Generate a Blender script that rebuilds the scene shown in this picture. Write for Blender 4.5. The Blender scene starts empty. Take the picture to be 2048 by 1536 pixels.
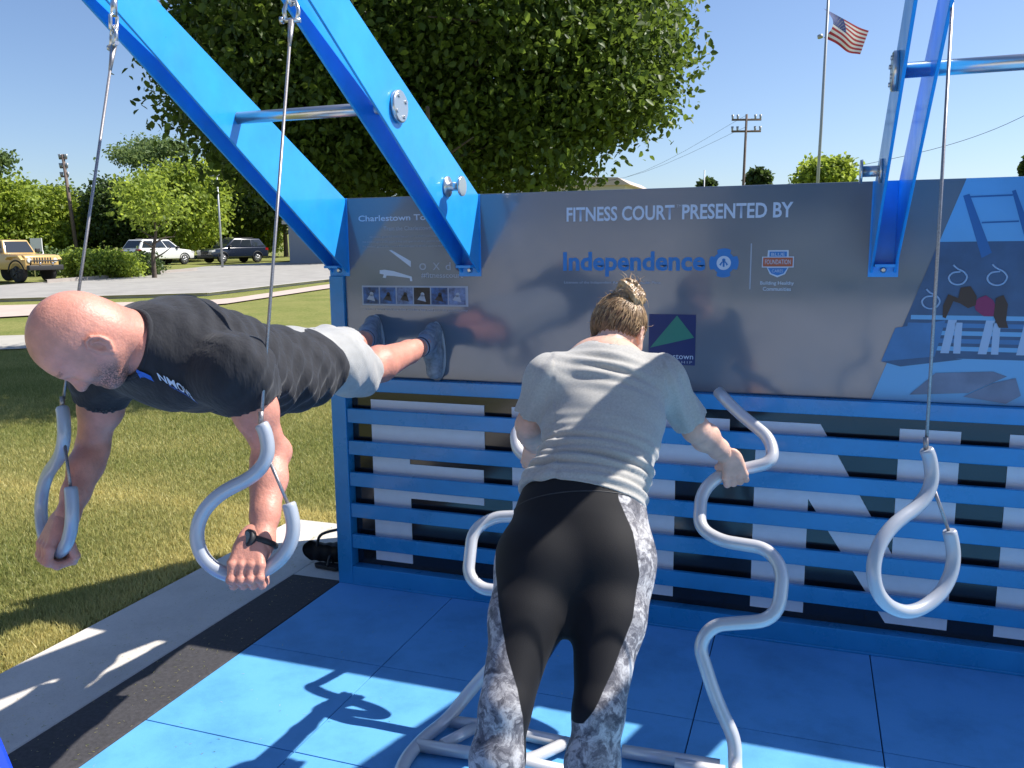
import bpy, bmesh, math, random
import numpy as np
from mathutils import Vector, Matrix
random.seed(7); RNG = np.random.default_rng(11)
SC = bpy.context.scene
COL = SC.collection
# ------------------------------------------------------------------ camera, sky, sun
cam_d = bpy.data.cameras.new('camera'); cam = bpy.data.objects.new('camera', cam_d); COL.objects.link(cam)
cam_d.sensor_width = 36.0; cam_d.lens = 1694.98/2048*36.0; cam_d.clip_start = .05; cam_d.clip_end = 2000
_r = (0.94332591, 0.33172154, -0.00985097); _u = (-0.04336693, 0.152644, 0.98732929); _b = (0.32902208, -0.93094609, 0.15837879)
cam.matrix_world = Matrix(((_r[0], _u[0], _b[0], 2.22702), (_r[1], _u[1], _b[1], -3.66541), (_r[2], _u[2], _b[2], 1.68693), (0, 0, 0, 1)))
SC.camera = cam
SUN = Vector((.73, .45, 1.0)).normalized()
wd = bpy.data.worlds.new('World'); SC.world = wd; wd.use_nodes = True
nt = wd.node_tree; bgn = nt.nodes['Background']
sky = nt.nodes.new('ShaderNodeTexSky'); sky.sky_type = 'NISHITA'; sky.sun_disc = False
sky.sun_elevation = math.asin(SUN.z); sky.sun_rotation = math.atan2(SUN.x, SUN.y)
sky.air_density = 1.0; sky.dust_density = 0.6; sky.ozone_density = 2.2; sky.altitude = 0
sky.ozone_density = 1.6
tintn = nt.nodes.new('ShaderNodeMixRGB'); tintn.blend_type = 'MULTIPLY'; tintn.inputs[0].default_value = 1; tintn.inputs[2].default_value = (.93, 1.0, 1.17, 1)
nt.links.new(sky.outputs[0], tintn.inputs[1]); nt.links.new(tintn.outputs[0], bgn.inputs[0]); bgn.inputs[1].default_value = 0.08
sl = bpy.data.lights.new('sun', 'SUN'); sl.energy = 5.0; sl.angle = math.radians(.53); sl.color = (1, .95, .88)
so = bpy.data.objects.new('sun', sl); COL.objects.link(so); so.rotation_euler = SUN.to_track_quat('Z', 'Y').to_euler()
so.location = (8, 5, 12)
SC.view_settings.view_transform = 'Standard'; SC.view_settings.look = 'None'
SC.view_settings.exposure = 0.72; SC.view_settings.gamma = 1
SC.render.engine = 'CYCLES'

# ------------------------------------------------------------------ materials
def new_mat(name):
    m = bpy.data.materials.new(name); m.use_nodes = True
    return m, m.node_tree, m.node_tree.nodes['Principled BSDF']
def nodes_noise(nt, scale, detail=4, rough=.55, coord='Object', stretch=None):
    tc = nt.nodes.new('ShaderNodeTexCoord'); n = nt.nodes.new('ShaderNodeTexNoise')
    n.inputs['Scale'].default_value = scale; n.inputs['Detail'].default_value = detail; n.inputs['Roughness'].default_value = rough
    if stretch:
        mp = nt.nodes.new('ShaderNodeMapping'); mp.inputs['Scale'].default_value = stretch
        nt.links.new(tc.outputs[coord], mp.inputs[0]); nt.links.new(mp.outputs[0], n.inputs[0])
    else: nt.links.new(tc.outputs[coord], n.inputs[0])
    return n
def mat(name, col, rough=.5, metal=0, var=0.0, vscale=20, bump=0.0, bscale=60, coat=0, spec=.5, sss=0, trans=0, stretch=None, col2=None, sheen=0):
    m, nt, b = new_mat(name)
    b.inputs['Base Color'].default_value = (*col, 1); b.inputs['Roughness'].default_value = rough
    b.inputs['Metallic'].default_value = metal; b.inputs['Coat Weight'].default_value = coat
    b.inputs['Specular IOR Level'].default_value = spec; b.inputs['Coat Roughness'].default_value = .08
    if sheen: b.inputs['Sheen Weight'].default_value = sheen
    if sss:
        b.inputs['Subsurface Weight'].default_value = sss; b.inputs['Subsurface Radius'].default_value = (.012, .004, .002)
        b.inputs['Subsurface Scale'].default_value = 1.0
    if var or col2:
        n = nodes_noise(nt, vscale, 5, .6, stretch=stretch); cr = nt.nodes.new('ShaderNodeValToRGB')
        c2 = col2 or tuple(min(1, c*(1+var)) for c in col); c1 = col if col2 else tuple(c*(1-var) for c in col)
        cr.color_ramp.elements[0].position = .32; cr.color_ramp.elements[1].position = .68
        cr.color_ramp.elements[0].color = (*c1, 1); cr.color_ramp.elements[1].color = (*c2, 1)
        nt.links.new(n.outputs[0], cr.inputs[0]); nt.links.new(cr.outputs[0], b.inputs['Base Color'])
    if bump:
        n2 = nodes_noise(nt, bscale, 4, .6, stretch=stretch); bp = nt.nodes.new('ShaderNodeBump')
        bp.inputs['Strength'].default_value = bump; bp.inputs['Distance'].default_value = .01
        nt.links.new(n2.outputs[0], bp.inputs['Height']); nt.links.new(bp.outputs[0], b.inputs['Normal'])
    return m
def leaf_mat(name, c1, c2, trans=.35, vs=1.2):
    m, nt, b = new_mat(name); out = nt.nodes['Material Output']
    geo = nt.nodes.new('ShaderNodeAttribute'); geo.attribute_name = 'tint'
    cr = nt.nodes.new('ShaderNodeValToRGB'); cr.color_ramp.elements[0].color = (*c1, 1); cr.color_ramp.elements[1].color = (*c2, 1)
    nt.links.new(geo.outputs['Fac'], cr.inputs[0]); nt.links.new(cr.outputs[0], b.inputs['Base Color'])
    b.inputs['Roughness'].default_value = .5; b.inputs['Specular IOR Level'].default_value = .35
    tr = nt.nodes.new('ShaderNodeBsdfTranslucent'); mx = nt.nodes.new('ShaderNodeMixShader'); mx.inputs[0].default_value = trans
    hs = nt.nodes.new('ShaderNodeHueSaturation'); hs.inputs['Value'].default_value = 1.7; hs.inputs['Hue'].default_value = .485
    nt.links.new(cr.outputs[0], hs.inputs['Color']); nt.links.new(hs.outputs[0], tr.inputs[0])
    nt.links.new(b.outputs[0], mx.inputs[1]); nt.links.new(tr.outputs[0], mx.inputs[2]); nt.links.new(mx.outputs[0], out.inputs[0])
    return m
M = {}
M['blue'] = mat('blue_powder_coat', (.018, .32, .80), .38, coat=.3, var=.09, vscale=5, bump=.03, bscale=400)
M['slat'] = mat('blue_slat_coat', (.018, .25, .56), .27, coat=.3, var=.10, vscale=3)
M['steel'] = mat('brushed_steel', (.60, .60, .60), .28, metal=.9, bump=.04, bscale=200)
def smudge(m, lo, hi, sc):
    nt = m.node_tree; b = nt.nodes['Principled BSDF']; n = nodes_noise(nt, sc, 6, .65); r = nt.nodes.new('ShaderNodeMapRange')
    r.inputs['From Min'].default_value = .3; r.inputs['From Max'].default_value = .7; r.inputs['To Min'].default_value = lo; r.inputs['To Max'].default_value = hi
    nt.links.new(n.outputs[0], r.inputs[0]); nt.links.new(r.outputs[0], b.inputs['Roughness']); return m
smudge(M['blue'], .28, .52, 7); smudge(M['slat'], .20, .42, 6)
M['galv'] = mat('grey_painted_tube', (.42, .45, .50), .33, metal=.15, coat=.3, var=.05, vscale=8)
M['tube'] = mat('white_silver_tube', (.60, .60, .61), .30, metal=.25, coat=.3, var=.05, vscale=9)
M['cable'] = mat('steel_cable', (.34, .32, .32), .45, metal=.75, var=.25, vscale=260)
M['panel'] = mat('glossy_grey_panel', (.16, .19, .235), .10, metal=.11, coat=.4, spec=.7, var=.04, vscale=1.3)
smudge(M['panel'], .06, .20, 3)
M['black'] = mat('glossy_black_panel', (.012, .013, .018), .12, coat=.4)
M['white'] = mat('white_vinyl_letter', (.68, .74, .84), .4, var=.03)
M['ink'] = mat('pale_print', (.52, .62, .76), .4)
M['ink_dim'] = mat('pale_small_print', (.36, .42, .52), .4)
M['logo_blue'] = mat('sign_blue', (.015, .19, .52), .4)
M['navy'] = mat('sign_navy', (.010, .030, .13), .35)
M['green'] = mat('sign_green', (.03, .22, .16), .35)
M['red'] = mat('sign_red', (.42, .10, .05), .4)
M['skin'] = mat('skin_tanned', (.62, .30, .215), .42, var=.10, vscale=14, bump=.10, bscale=170, sss=.12, spec=.4)
M['skin_pale'] = mat('skin_fair', (.68, .42, .32), .45, var=.07, vscale=16, bump=.08, bscale=170, sss=.12, spec=.4)
M['rubber'] = mat('dark_rubber_border', (.045, .043, .047), .8, var=.30, vscale=60, bump=.3, bscale=300)
M['court'] = None
M['dark'] = mat('black_rubber', (.012, .012, .013), .6)
M['bark'] = mat('bark', (.085, .065, .05), .9, var=.35, vscale=9, bump=.7, bscale=22)
M['leafA'] = leaf_mat('maple_leaves', (.022, .045, .009), (.135, .21, .03), .42)
M['leafB'] = leaf_mat('bright_leaves', (.09, .14, .02), (.34, .44, .06), .45)
M['leafC'] = leaf_mat('dark_leaves', (.022, .042, .014), (.085, .14, .032), .35)
M['leafD'] = leaf_mat('pale_loose_leaves', (.07, .12, .04), (.17, .24, .075), .4)

# ------------------------------------------------------------------ object helpers
def link_mesh(name, me, m=None, parent=None, smooth=False):
    if m is not None:
        for x in (m if isinstance(m, (list, tuple)) else [m]): me.materials.append(x)
    o = bpy.data.objects.new(name, me); COL.objects.link(o)
    if smooth: me.shade_smooth()
    if parent is not None: o.parent = parent
    return o
def tag(o, label=None, cat=None, group=None, kind=None):
    if label: o['label'] = label
    if cat: o['category'] = cat
    if group: o['group'] = group
    if kind: o['kind'] = kind
    return o
def empty(name, loc, label, cat, group=None):
    # parts are built in world space: the empty stands at the thing's base and its parts keep their place
    o = bpy.data.objects.new(name, None); COL.objects.link(o); o.location = loc; o.empty_display_size = .2
    tag(o, label, cat, group); return o
def kid(o, par):
    o.parent = par; o.matrix_parent_inverse = Matrix.Translation(-Vector(par.location)); return o
class MB:
    def __init__(s): s.v = []; s.f = []; s.mi = []; s.sm = []
    def add(s, vs, fs, mi=0, sm=False):
        n = len(s.v); s.v += [tuple(map(float, v)) for v in vs]; s.f += [tuple(n+i for i in f) for f in fs]
        s.mi += [mi]*len(fs); s.sm += [sm]*len(fs); return s
    def box(s, lo, hi, mi=0):
        x0, y0, z0 = lo; x1, y1, z1 = hi
        vs = [(x0,y0,z0),(x1,y0,z0),(x1,y1,z0),(x0,y1,z0),(x0,y0,z1),(x1,y0,z1),(x1,y1,z1),(x0,y1,z1)]
        return s.add(vs, [(0,3,2,1),(4,5,6,7),(0,1,5,4),(1,2,6,5),(2,3,7,6),(3,0,4,7)], mi)
    def prism(s, poly, fn, t0, t1, mi=0):
        # poly: 2D outline; fn(a,b,t)->xyz
        n = len(poly); vs = [fn(a, b, t0) for a, b in poly]+[fn(a, b, t1) for a, b in poly]
        fs = [tuple(range(n)), tuple(range(2*n-1, n-1, -1))]+[(i, i+n, (i+1) % n+n, (i+1) % n) for i in range(n)]
        return s.add(vs, fs, mi)
    def tube(s, pts, r, seg=12, mi=0, cap=True, closed=False):
        P = [Vector(q) for q in pts]; n = len(P); rr = r if isinstance(r, (list, tuple)) else [r]*n
        T = []
        for i in range(n):
            a = P[(i-1) % n] if (closed or i > 0) else P[i]; b = P[(i+1) % n] if (closed or i < n-1) else P[i]
            T.append((b-a).normalized())
        up = Vector((0, 0, 1)) if abs(T[0].z) < .9 else Vector((1, 0, 0)); N = (up-T[0]*up.dot(T[0])).normalized()
        vs = []
        for i in range(n):
            N = (N-T[i]*N.dot(T[i])).normalized(); B = T[i].cross(N)
            for k in range(seg):
                a = 2*math.pi*k/seg; vs.append(P[i]+(N*math.cos(a)+B*math.sin(a))*rr[i])
        fs = []
        for i in range(n if closed else n-1):
            j = (i+1) % n
            for k in range(seg):
                k2 = (k+1) % seg; fs.append((i*seg+k, i*seg+k2, j*seg+k2, j*seg+k))
        base = len(s.v); s.add(vs, fs, mi, True)
        if cap and not closed:
            s.f.append(tuple(base+k for k in range(seg-1, -1, -1))); s.mi.append(mi); s.sm.append(False)
            s.f.append(tuple(base+(n-1)*seg+k for k in range(seg))); s.mi.append(mi); s.sm.append(False)
        return s
    def cyl(s, a, b, r, seg=20, mi=0): return s.tube([a, b], r, seg, mi)
    def mesh(s, name):
        me = bpy.data.meshes.new(name); me.from_pydata(s.v, [], s.f); me.update()
        me.polygons.foreach_set('material_index', s.mi); me.polygons.foreach_set('use_smooth', s.sm)
        bm = bmesh.new(); bm.from_mesh(me); bmesh.ops.recalc_face_normals(bm, faces=bm.faces); bm.to_mesh(me); bm.free()
        return me
    def build(s, name, m, parent=None, bevel=0):
        o = link_mesh(name, s.mesh(name), m)
        if bevel:
            b = o.modifiers.new('bevel', 'BEVEL'); b.width = bevel; b.segments = 2; b.limit_method = 'ANGLE'; b.angle_limit = math.radians(40)
        if parent is not None: kid(o, parent)
        return o
def spline(pts, k=6, closed=False):
    P = [Vector(q) for q in pts]; n = len(P); out = []
    for i in range(n if closed else n-1):
        p0 = P[(i-1) % n] if (closed or i > 0) else P[i]; p1 = P[i]; p2 = P[(i+1) % n]; p3 = P[(i+2) % n] if (closed or i+2 < n) else P[min(i+1, n-1)]
        for j in range(k):
            t = j/k; out.append(.5*((2*p1)+(p2-p0)*t+(2*p0-5*p1+4*p2-p3)*t*t+(3*p1-p0-3*p2+p3)*t**3))
    if not closed: out.append(P[-1])
    return out
def fillet(pts, r, k=6):
    # polyline with rounded corners
    P = [Vector(q) for q in pts]; out = [P[0]]
    for i in range(1, len(P)-1):
        a = P[i-1]-P[i]; b = P[i+1]-P[i]; ra = min(r, a.length*.49, b.length*.49)
        A_ = P[i]+a.normalized()*ra; B_ = P[i]+b.normalized()*ra
        for j in range(k+1):
            t = j/k; out.append(A_*(1-t)**2+P[i]*2*t*(1-t)+B_*t*t)
    out.append(P[-1]); return out
def np_mesh(name, V, Fq, tint=None):
    me = bpy.data.meshes.new(name); V = np.asarray(V, np.float32); Fq = np.asarray(Fq, np.int32); k = Fq.shape[1]
    me.vertices.add(len(V)); me.vertices.foreach_set('co', V.ravel())
    me.loops.add(Fq.size); me.loops.foreach_set('vertex_index', Fq.ravel())
    me.polygons.add(len(Fq)); me.polygons.foreach_set('loop_start', np.arange(0, Fq.size, k, dtype=np.int32))
    me.polygons.foreach_set('loop_total', np.full(len(Fq), k, np.int32)) if hasattr(me.polygons[0], 'loop_total') else None
    me.update(calc_edges=True)
    if tint is not None:
        a = me.attributes.new('tint', 'FLOAT', 'POINT'); a.data.foreach_set('value', np.asarray(tint, np.float32))
    return me

# ------------------------------------------------------------------ terrain and ground
FX, FY = -0.33322, 0.94285
def terr(x, y):
    t = max(0.0, (x-2.227)*FX+(y+3.665)*FY-10); return .0127*t*(1+.0065*t)
def grid_sheet(name, xs, ys, zf, m, kind='structure', hole=None):
    vs = [(x, y, zf(x, y)) for y in ys for x in xs]; nx = len(xs); fs = []
    for j in range(len(ys)-1):
        for i in range(nx-1):
            if hole and hole(.5*(xs[i]+xs[i+1]), .5*(ys[j]+ys[j+1])): continue
            a = j*nx+i; fs.append((a, a+1, a+nx+1, a+nx))
    mb = MB(); mb.add(vs, fs, 0, True); o = mb.build(name, m); tag(o, kind=kind); return o
def quad_sheet(name, left, right, z, m, n=24, kind='structure', thick=0):
    # strip between two polylines on the terrain
    L_ = [Vector((*q, 0)) for q in left]; R_ = [Vector((*q, 0)) for q in right]
    def samp(P, t):
        d = [0]
        for i in range(1, len(P)): d.append(d[-1]+(P[i]-P[i-1]).length)
        s = t*d[-1]
        for i in range(1, len(P)):
            if s <= d[i]+1e-6: u = (s-d[i-1])/max(1e-6, d[i]-d[i-1]); return P[i-1].lerp(P[i], u)
        return P[-1]
    vs = []; fs = []; K = 4
    for i in range(n+1):
        a = samp(L_, i/n); b = samp(R_, i/n)
        for k in range(K+1):
            q = a.lerp(b, k/K); vs.append((q.x, q.y, terr(q.x, q.y)+z))
    for i in range(n):
        for k in range(K):
            a = i*(K+1)+k; fs.append((a, a+1, a+K+2, a+K+1))
    mb = MB(); mb.add(vs, fs, 0, True); o = mb.build(name, m); tag(o, kind=kind); return o
# lawn material: mown turf, dry yellow and green patches
def lawn_mat():
    m, nt, b = new_mat('mown_turf')
    n1 = nodes_noise(nt, .8, 6, .65); n2 = nodes_noise(nt, 18, 5, .7); n3 = nodes_noise(nt, 120, 3, .6)
    def ramp(n, a, b_, p0=.35, p1=.65):
        c = nt.nodes.new('ShaderNodeValToRGB'); c.color_ramp.elements[0].color = (*a, 1); c.color_ramp.elements[1].color = (*b_, 1)
        c.color_ramp.elements[0].position = p0; c.color_ramp.elements[1].position = p1; nt.links.new(n.outputs[0], c.inputs[0]); return c
    r1 = ramp(n1, (.135, .175, .038), (.28, .265, .09)); r2 = ramp(n2, (.09, .14, .024), (.37, .345, .125)); r3 = ramp(n3, (.25, .25, .25), (1, 1, 1), .3, .6)
    mx = nt.nodes.new('ShaderNodeMixRGB'); mx.inputs[0].default_value = .5; nt.links.new(r1.outputs[0], mx.inputs[1]); nt.links.new(r2.outputs[0], mx.inputs[2])
    mm = nt.nodes.new('ShaderNodeMixRGB'); mm.blend_type = 'MULTIPLY'; mm.inputs[0].default_value = .5
    nt.links.new(mx.outputs[0], mm.inputs[1]); nt.links.new(r3.outputs[0], mm.inputs[2]); nt.links.new(mm.outputs[0], b.inputs['Base Color'])
    b.inputs['Roughness'].default_value = .95; b.inputs['Specular IOR Level'].default_value = .1
    bp = nt.nodes.new('ShaderNodeBump'); bp.inputs['Strength'].default_value = .5; bp.inputs['Distance'].default_value = .02
    nt.links.new(n3.outputs[0], bp.inputs['Height']); nt.links.new(bp.outputs[0], b.inputs['Normal'])
    return m
M['lawn'] = lawn_mat()
xs = sorted(set([-160, -120, -90, -70, -56]+[-46+2*i for i in range(36)]+[30, 45, 70, 110, 160])); ys = sorted(set([-60, -40, -25, -15, -9, -5]+[-3+2*i for i in range(42)]+[90, 110, 140, 180, 230]))
grid_sheet('ground', xs, ys, lambda x, y: terr(x, y)-.035, M['lawn'])
def dirty(m, amt=.35, scale=5):
    nt = m.node_tree; b = nt.nodes['Principled BSDF']; src = b.inputs['Base Color'].links[0].from_socket
    n = nodes_noise(nt, scale, 9, .72); n2 = nodes_noise(nt, scale*16, 3, .5); c = nt.nodes.new('ShaderNodeValToRGB'); c.color_ramp.elements[0].position = .28; c.color_ramp.elements[1].position = .55
    c.color_ramp.elements[0].color = (1-amt, 1-amt, 1-amt, 1); c2 = nt.nodes.new('ShaderNodeValToRGB'); c2.color_ramp.elements[0].position = .18; c2.color_ramp.elements[1].position = .24; c2.color_ramp.elements[0].color = (.35, .33, .3, 1)
    nt.links.new(n.outputs[0], c.inputs[0]); nt.links.new(n2.outputs[0], c2.inputs[0])
    a = nt.nodes.new('ShaderNodeMixRGB'); a.blend_type = 'MULTIPLY'; a.inputs[0].default_value = 1; nt.links.new(src, a.inputs[1]); nt.links.new(c.outputs[0], a.inputs[2])
    d = nt.nodes.new('ShaderNodeMixRGB'); d.blend_type = 'MULTIPLY'; d.inputs[0].default_value = 1; nt.links.new(a.outputs[0], d.inputs[1]); nt.links.new(c2.outputs[0], d.inputs[2])
    nt.links.new(d.outputs[0], b.inputs['Base Color']); return m
def conc_mat(name, c, v=.08):
    m, nt, b = new_mat(name); n1 = nodes_noise(nt, 1.6, 6, .65); n2 = nodes_noise(nt, 140, 3, .7)
    cr = nt.nodes.new('ShaderNodeValToRGB'); cr.color_ramp.elements[0].position = .3; cr.color_ramp.elements[1].position = .7
    cr.color_ramp.elements[0].color = (*[q*(1-v) for q in c], 1); cr.color_ramp.elements[1].color = (*[min(1, q*(1+v)) for q in c], 1)
    c2 = nt.nodes.new('ShaderNodeValToRGB'); c2.color_ramp.elements[0].position = .25; c2.color_ramp.elements[1].position = .5; c2.color_ramp.elements[0].color = (.82, .82, .82, 1)
    mm = nt.nodes.new('ShaderNodeMixRGB'); mm.blend_type = 'MULTIPLY'; mm.inputs[0].default_value = .9
    nt.links.new(n1.outputs[0], cr.inputs[0]); nt.links.new(n2.outputs[0], c2.inputs[0]); nt.links.new(cr.outputs[0], mm.inputs[1]); nt.links.new(c2.outputs[0], mm.inputs[2])
    nt.links.new(mm.outputs[0], b.inputs['Base Color']); b.inputs['Roughness'].default_value = .85
    bp = nt.nodes.new('ShaderNodeBump'); bp.inputs['Strength'].default_value = .25; bp.inputs['Distance'].default_value = .004
    nt.links.new(n2.outputs[0], bp.inputs['Height']); nt.links.new(bp.outputs[0], b.inputs['Normal']); return m
M['conc'] = conc_mat('light_concrete', (.60, .56, .50)); M['walk'] = conc_mat('pinkish_sidewalk', (.50, .40, .34)); M['road'] = conc_mat('worn_pale_asphalt', (.33, .315, .285), .12)
M['path'] = conc_mat('grey_path', (.40, .38, .33)); M['kerb'] = conc_mat('kerb_stone', (.34, .30, .27))
mb = MB(); mb.box((-.83, -6, -.12), (-.295, .78, -.004)); mb.box((-.295, -.035, -.12), (7, .78, -.004))
tag(mb.build('concrete_path', M['conc'], bevel=.008), kind='structure')
mb = MB(); mb.box((-.291, -6, -.10), (-.004, -.037, .0)); tag(mb.build('rubber_border', M['rubber'], bevel=.004), kind='structure')
# court floor: square rubber tiles 0.63 m, seams are real gaps over a dark base
def court_mat():
    m, nt, b = new_mat('blue_court_tile'); n1 = nodes_noise(nt, 2.2, 5, .6); n2 = nodes_noise(nt, 380, 2, .5)
    cr = nt.nodes.new('ShaderNodeValToRGB'); cr.color_ramp.elements[0].position = .3; cr.color_ramp.elements[1].position = .7
    cr.color_ramp.elements[0].color = (.10, .35, .66, 1); cr.color_ramp.elements[1].color = (.125, .39, .72, 1)
    c2 = nt.nodes.new('ShaderNodeValToRGB'); c2.color_ramp.elements[0].position = .3; c2.color_ramp.elements[1].position = .45; c2.color_ramp.elements[0].color = (.7, .72, .75, 1)
    mm = nt.nodes.new('ShaderNodeMixRGB'); mm.blend_type = 'MULTIPLY'; mm.inputs[0].default_value = .7
    nt.links.new(n1.outputs[0], cr.inputs[0]); nt.links.new(n2.outputs[0], c2.inputs[0]); nt.links.new(cr.outputs[0], mm.inputs[1]); nt.links.new(c2.outputs[0], mm.inputs[2])
    nt.links.new(mm.outputs[0], b.inputs['Base Color']); b.inputs['Roughness'].default_value = .62; b.inputs['Specular IOR Level'].default_value = .3
    bp = nt.nodes.new('ShaderNodeBump'); bp.inputs['Strength'].default_value = .3; bp.inputs['Distance'].default_value = .002
    nt.links.new(n2.outputs[0], bp.inputs['Height']); nt.links.new(bp.outputs[0], b.inputs['Normal']); return m
M['court'] = dirty(court_mat(), .24, 2.2); dirty(M['blue'], .10, 6); dirty(M['slat'], .14, 5); dirty(M['rubber'], .2, 6); dirty(M['conc'], .16, 3.5); dirty(M['road'], .2, .7)
mb = MB(); g = .0022
for i in range(12):
    for j in range(-8, 1):
        x0 = .0+.63*i; y1 = -.155+.63*j; y0 = y1-.63
        if j == 0: y1 = -.03
        if y1 <= y0: continue
        mb.box((x0+g, y0+g, -.03), (x0+.63-g, y1-g, .0))
tag(mb.build('court_floor', M['court'], bevel=.0015), kind='structure')
mb = MB(); mb.box((-.002, -6, -.09), (7.6, -.037, -.012)); tag(mb.build('court_base', M['dark']), kind='structure')
# distant lanes on the terrain

quad_sheet('road', [(-40, 2), (-21.45, 15.88), (-16.6, 19.5), (-17.15, 27.83), (-14, 52)], [(-50, 10), (-29.3, 21.6), (-31.8, 33), (-34.5, 42.0), (-33, 50), (-30, 62)], .0, M['road'], 40)
0 and quad_sheet('parking_lane', [(-29.3, 21.6), (-31.4, 33.0), (-27.3, 42.2)], [(-60, 36), (-60, 56), (-38, 66)], .004, M['road'], 30)
quad_sheet('sidewalk', [(-30, 0), (-16.39, 11.65), (-13.5, 16.2), (-14.4, 23.5), (-12, 40)], [(-36, 4), (-19.8, 14.5), (-14.67, 17.7), (-15.8, 25.6), (-13.2, 42)], .006, M['walk'], 40)
quad_sheet('path', [(-17, 2.4), (-10.82, 7.01), (-8.6, 8.7)], [(-20, 3.0), (-12.76, 8.62), (-9.2, 10.6)], .004, M['path'], 20)

mb = MB(); mb.box((-14, -24, -.14), (22, -6.01, -.006)); tag(mb.build('unseen_plaza', M['conc'], bevel=.01), kind='structure')  # unseen paving behind the viewer, added so the panel mirrors grey, not lawn
# ------------------------------------------------------------------ fitness wall
H_ = 1.93; XR = 6.4
wall = empty('fitness_wall', (0, 0, 0), 'long blue slatted exercise wall with a glossy grey sponsor panel above and blue cantilever beams', 'fitness wall')
def BXP(lo, hi, name, m, bev=.003, par=None):
    mb = MB(); mb.box(lo, hi); return mb.build(name, m, par or wall, bev)
# frame: left post, top rail, bottom rail, sill, sloping back
mb = MB()
mb.box((0, -.062, 0), (.082, .06, 1.068)); mb.box((0, -.03, 1.068), (.078, .05, 1.56))
mb.box((.082, -.060, 1.004), (XR, .06, 1.068)); mb.box((.082, -.060, .0), (XR, .06, .096))
mb.box((.082, -.066, .0), (XR, -.0601, .012))
mb.build('frame', M['slat'], wall, .004)
mb = MB(); mb.prism([(.07, 0), (.80, 0), (.76, .90), (.60, 1.35), (.10, 1.92), (.07, 1.92)], lambda a, b, t: (t, a, b), 0, .02); mb.build('end_plate', M['slat'], wall)
mb = MB(); mb.prism([(.78, 0), (.80, 0), (.76, .90), (.60, 1.35), (.10, 1.92), (.10, 1.89), (.58, 1.34), (.74, .89)], lambda a, b, t: (t, a, b), .021, XR); mb.build('back_cladding', M['slat'], wall)
for z1 in (.264, .426, .588, .750, .912):
    BXP((.083, -.055, z1-.072), (XR, -.030, z1), 'slat', M['slat'], .004)
# glossy black board behind the slats with large white letters
BXP((.083, .0, .0961), (XR, .012, 1.003), 'back_board', M['black'], 0)
def letter(name, polys, par=wall, m=None, y=-.004, th=.0035):
    mb = MB()
    for P in polys: mb.prism(P, lambda a, b, t: (a, t, b), y, y+th)
    return mb.build(name, m or M['white'], par)
zb, zt = .125, .955
def R4(a, b, c, d): return [(a, b), (c, b), (c, d), (a, d)]
letter('letter', [R4(.190, zb, .395, zt), R4(.395, .712, .792, zt), R4(.395, .465, .785, .640)])
letter('letter', [R4(.930, zb, 1.140, zt)])
letter('letter', [R4(1.270, .735, 1.920, zt), R4(1.485, zb, 1.693, .735)])
letter('letter', [[(2.030, zb), (2.250, zb), (2.250, .632), (2.575, zb), (2.806, zb), (2.806, zt), (2.585, zt), (2.585, .425), (2.285, zt), (2.030, zt)]])
letter('letter', [R4(2.975, zb, 3.185, zt), R4(3.185, .735, 3.60, zt), R4(3.185, .455, 3.55, .625), R4(3.185, zb, 3.60, .335)])
letter('letter', [R4(3.74, zb, 4.33, .34), R4(4.12, .34, 4.33, .46), R4(3.74, .46, 4.33, .64), R4(3.74, .64, 3.95, .74), R4(3.74, .74, 4.33, zt)])
# upper glossy panel
UP = BXP((.079, -.012, 1.069), (XR, .060, H_), 'sign_panel', M['panel'], .003)
YS = -.0125   # panel face

# ---- printing on the panel
def text_mesh(s, bold=0.0, sp=1.0):
    cu = bpy.data.curves.new('txt', 'FONT'); cu.body = s; cu.size = 1; cu.extrude = 0; cu.offset = bold; cu.space_character = sp
    cu.resolution_u = 3
    o = bpy.data.objects.new('txt', cu); COL.objects.link(o)
    dg = bpy.context.evaluated_depsgraph_get(); me = bpy.data.meshes.new_from_object(o.evaluated_get(dg))
    bpy.data.objects.remove(o); bpy.data.curves.remove(cu); return me
def sign_text(s, x0, z0, x1, z1, m, par=None, bold=.0, y=YS-.0008, name='lettering', sp=1.0):
    me = text_mesh(s, bold, sp); n = len(me.vertices); a = np.zeros(n*3, np.float32); me.vertices.foreach_get('co', a); a = a.reshape(-1, 3)
    mn = a.min(0); mx = a.max(0); b = np.zeros_like(a)
    b[:, 0] = x0+(a[:, 0]-mn[0])/(mx[0]-mn[0])*(x1-x0); b[:, 2] = z0+(a[:, 1]-mn[1])/(mx[1]-mn[1])*(z1-z0); b[:, 1] = y
    me.vertices.foreach_set('co', b.ravel()); me.update(); me.name = name
    o = link_mesh(name, me, m); kid(o, par or wall); return o
def flat(name, polys, m, par=None, y=YS-.0008):
    mb = MB()
    for k, P in enumerate(polys): mb.add([(a, y-(.0004*k if isinstance(m, (list, tuple)) else 0), b) for a, b in P], [tuple(range(len(P)))], k if isinstance(m, (list, tuple)) else 0)
    o = mb.build(name, m, par or wall); return o
def circ(cx, cz, r, n=24, sx=1): return [(cx+r*sx*math.cos(2*math.pi*i/n), cz+r*math.sin(2*math.pi*i/n)) for i in range(n)]
def rect(a, b, c, d): return [(a, b), (c, b), (c, d), (a, d)]
(tx0, tz0), (tx1, tz1) = (1.198,1.798), (1.668,1.847)
sign_text('FITNESS COURT', tx0, tz0, tx1, tz0+.062, M['ink'], bold=.022)
(ux0, uz0), (ux1, uz1) = (1.700,1.796), (2.142,1.843)
sign_text('PRESENTED BY', ux0, tz0, ux1, tz0+.062, M['ink'], bold=.022)
sign_text('TM', tx1+.008, tz0+.05, tx1+.028, tz0+.062, M['ink_dim'])
(ix0, iz0), (ix1, iz1) = (1.182,1.582), (1.801,1.660)
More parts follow.
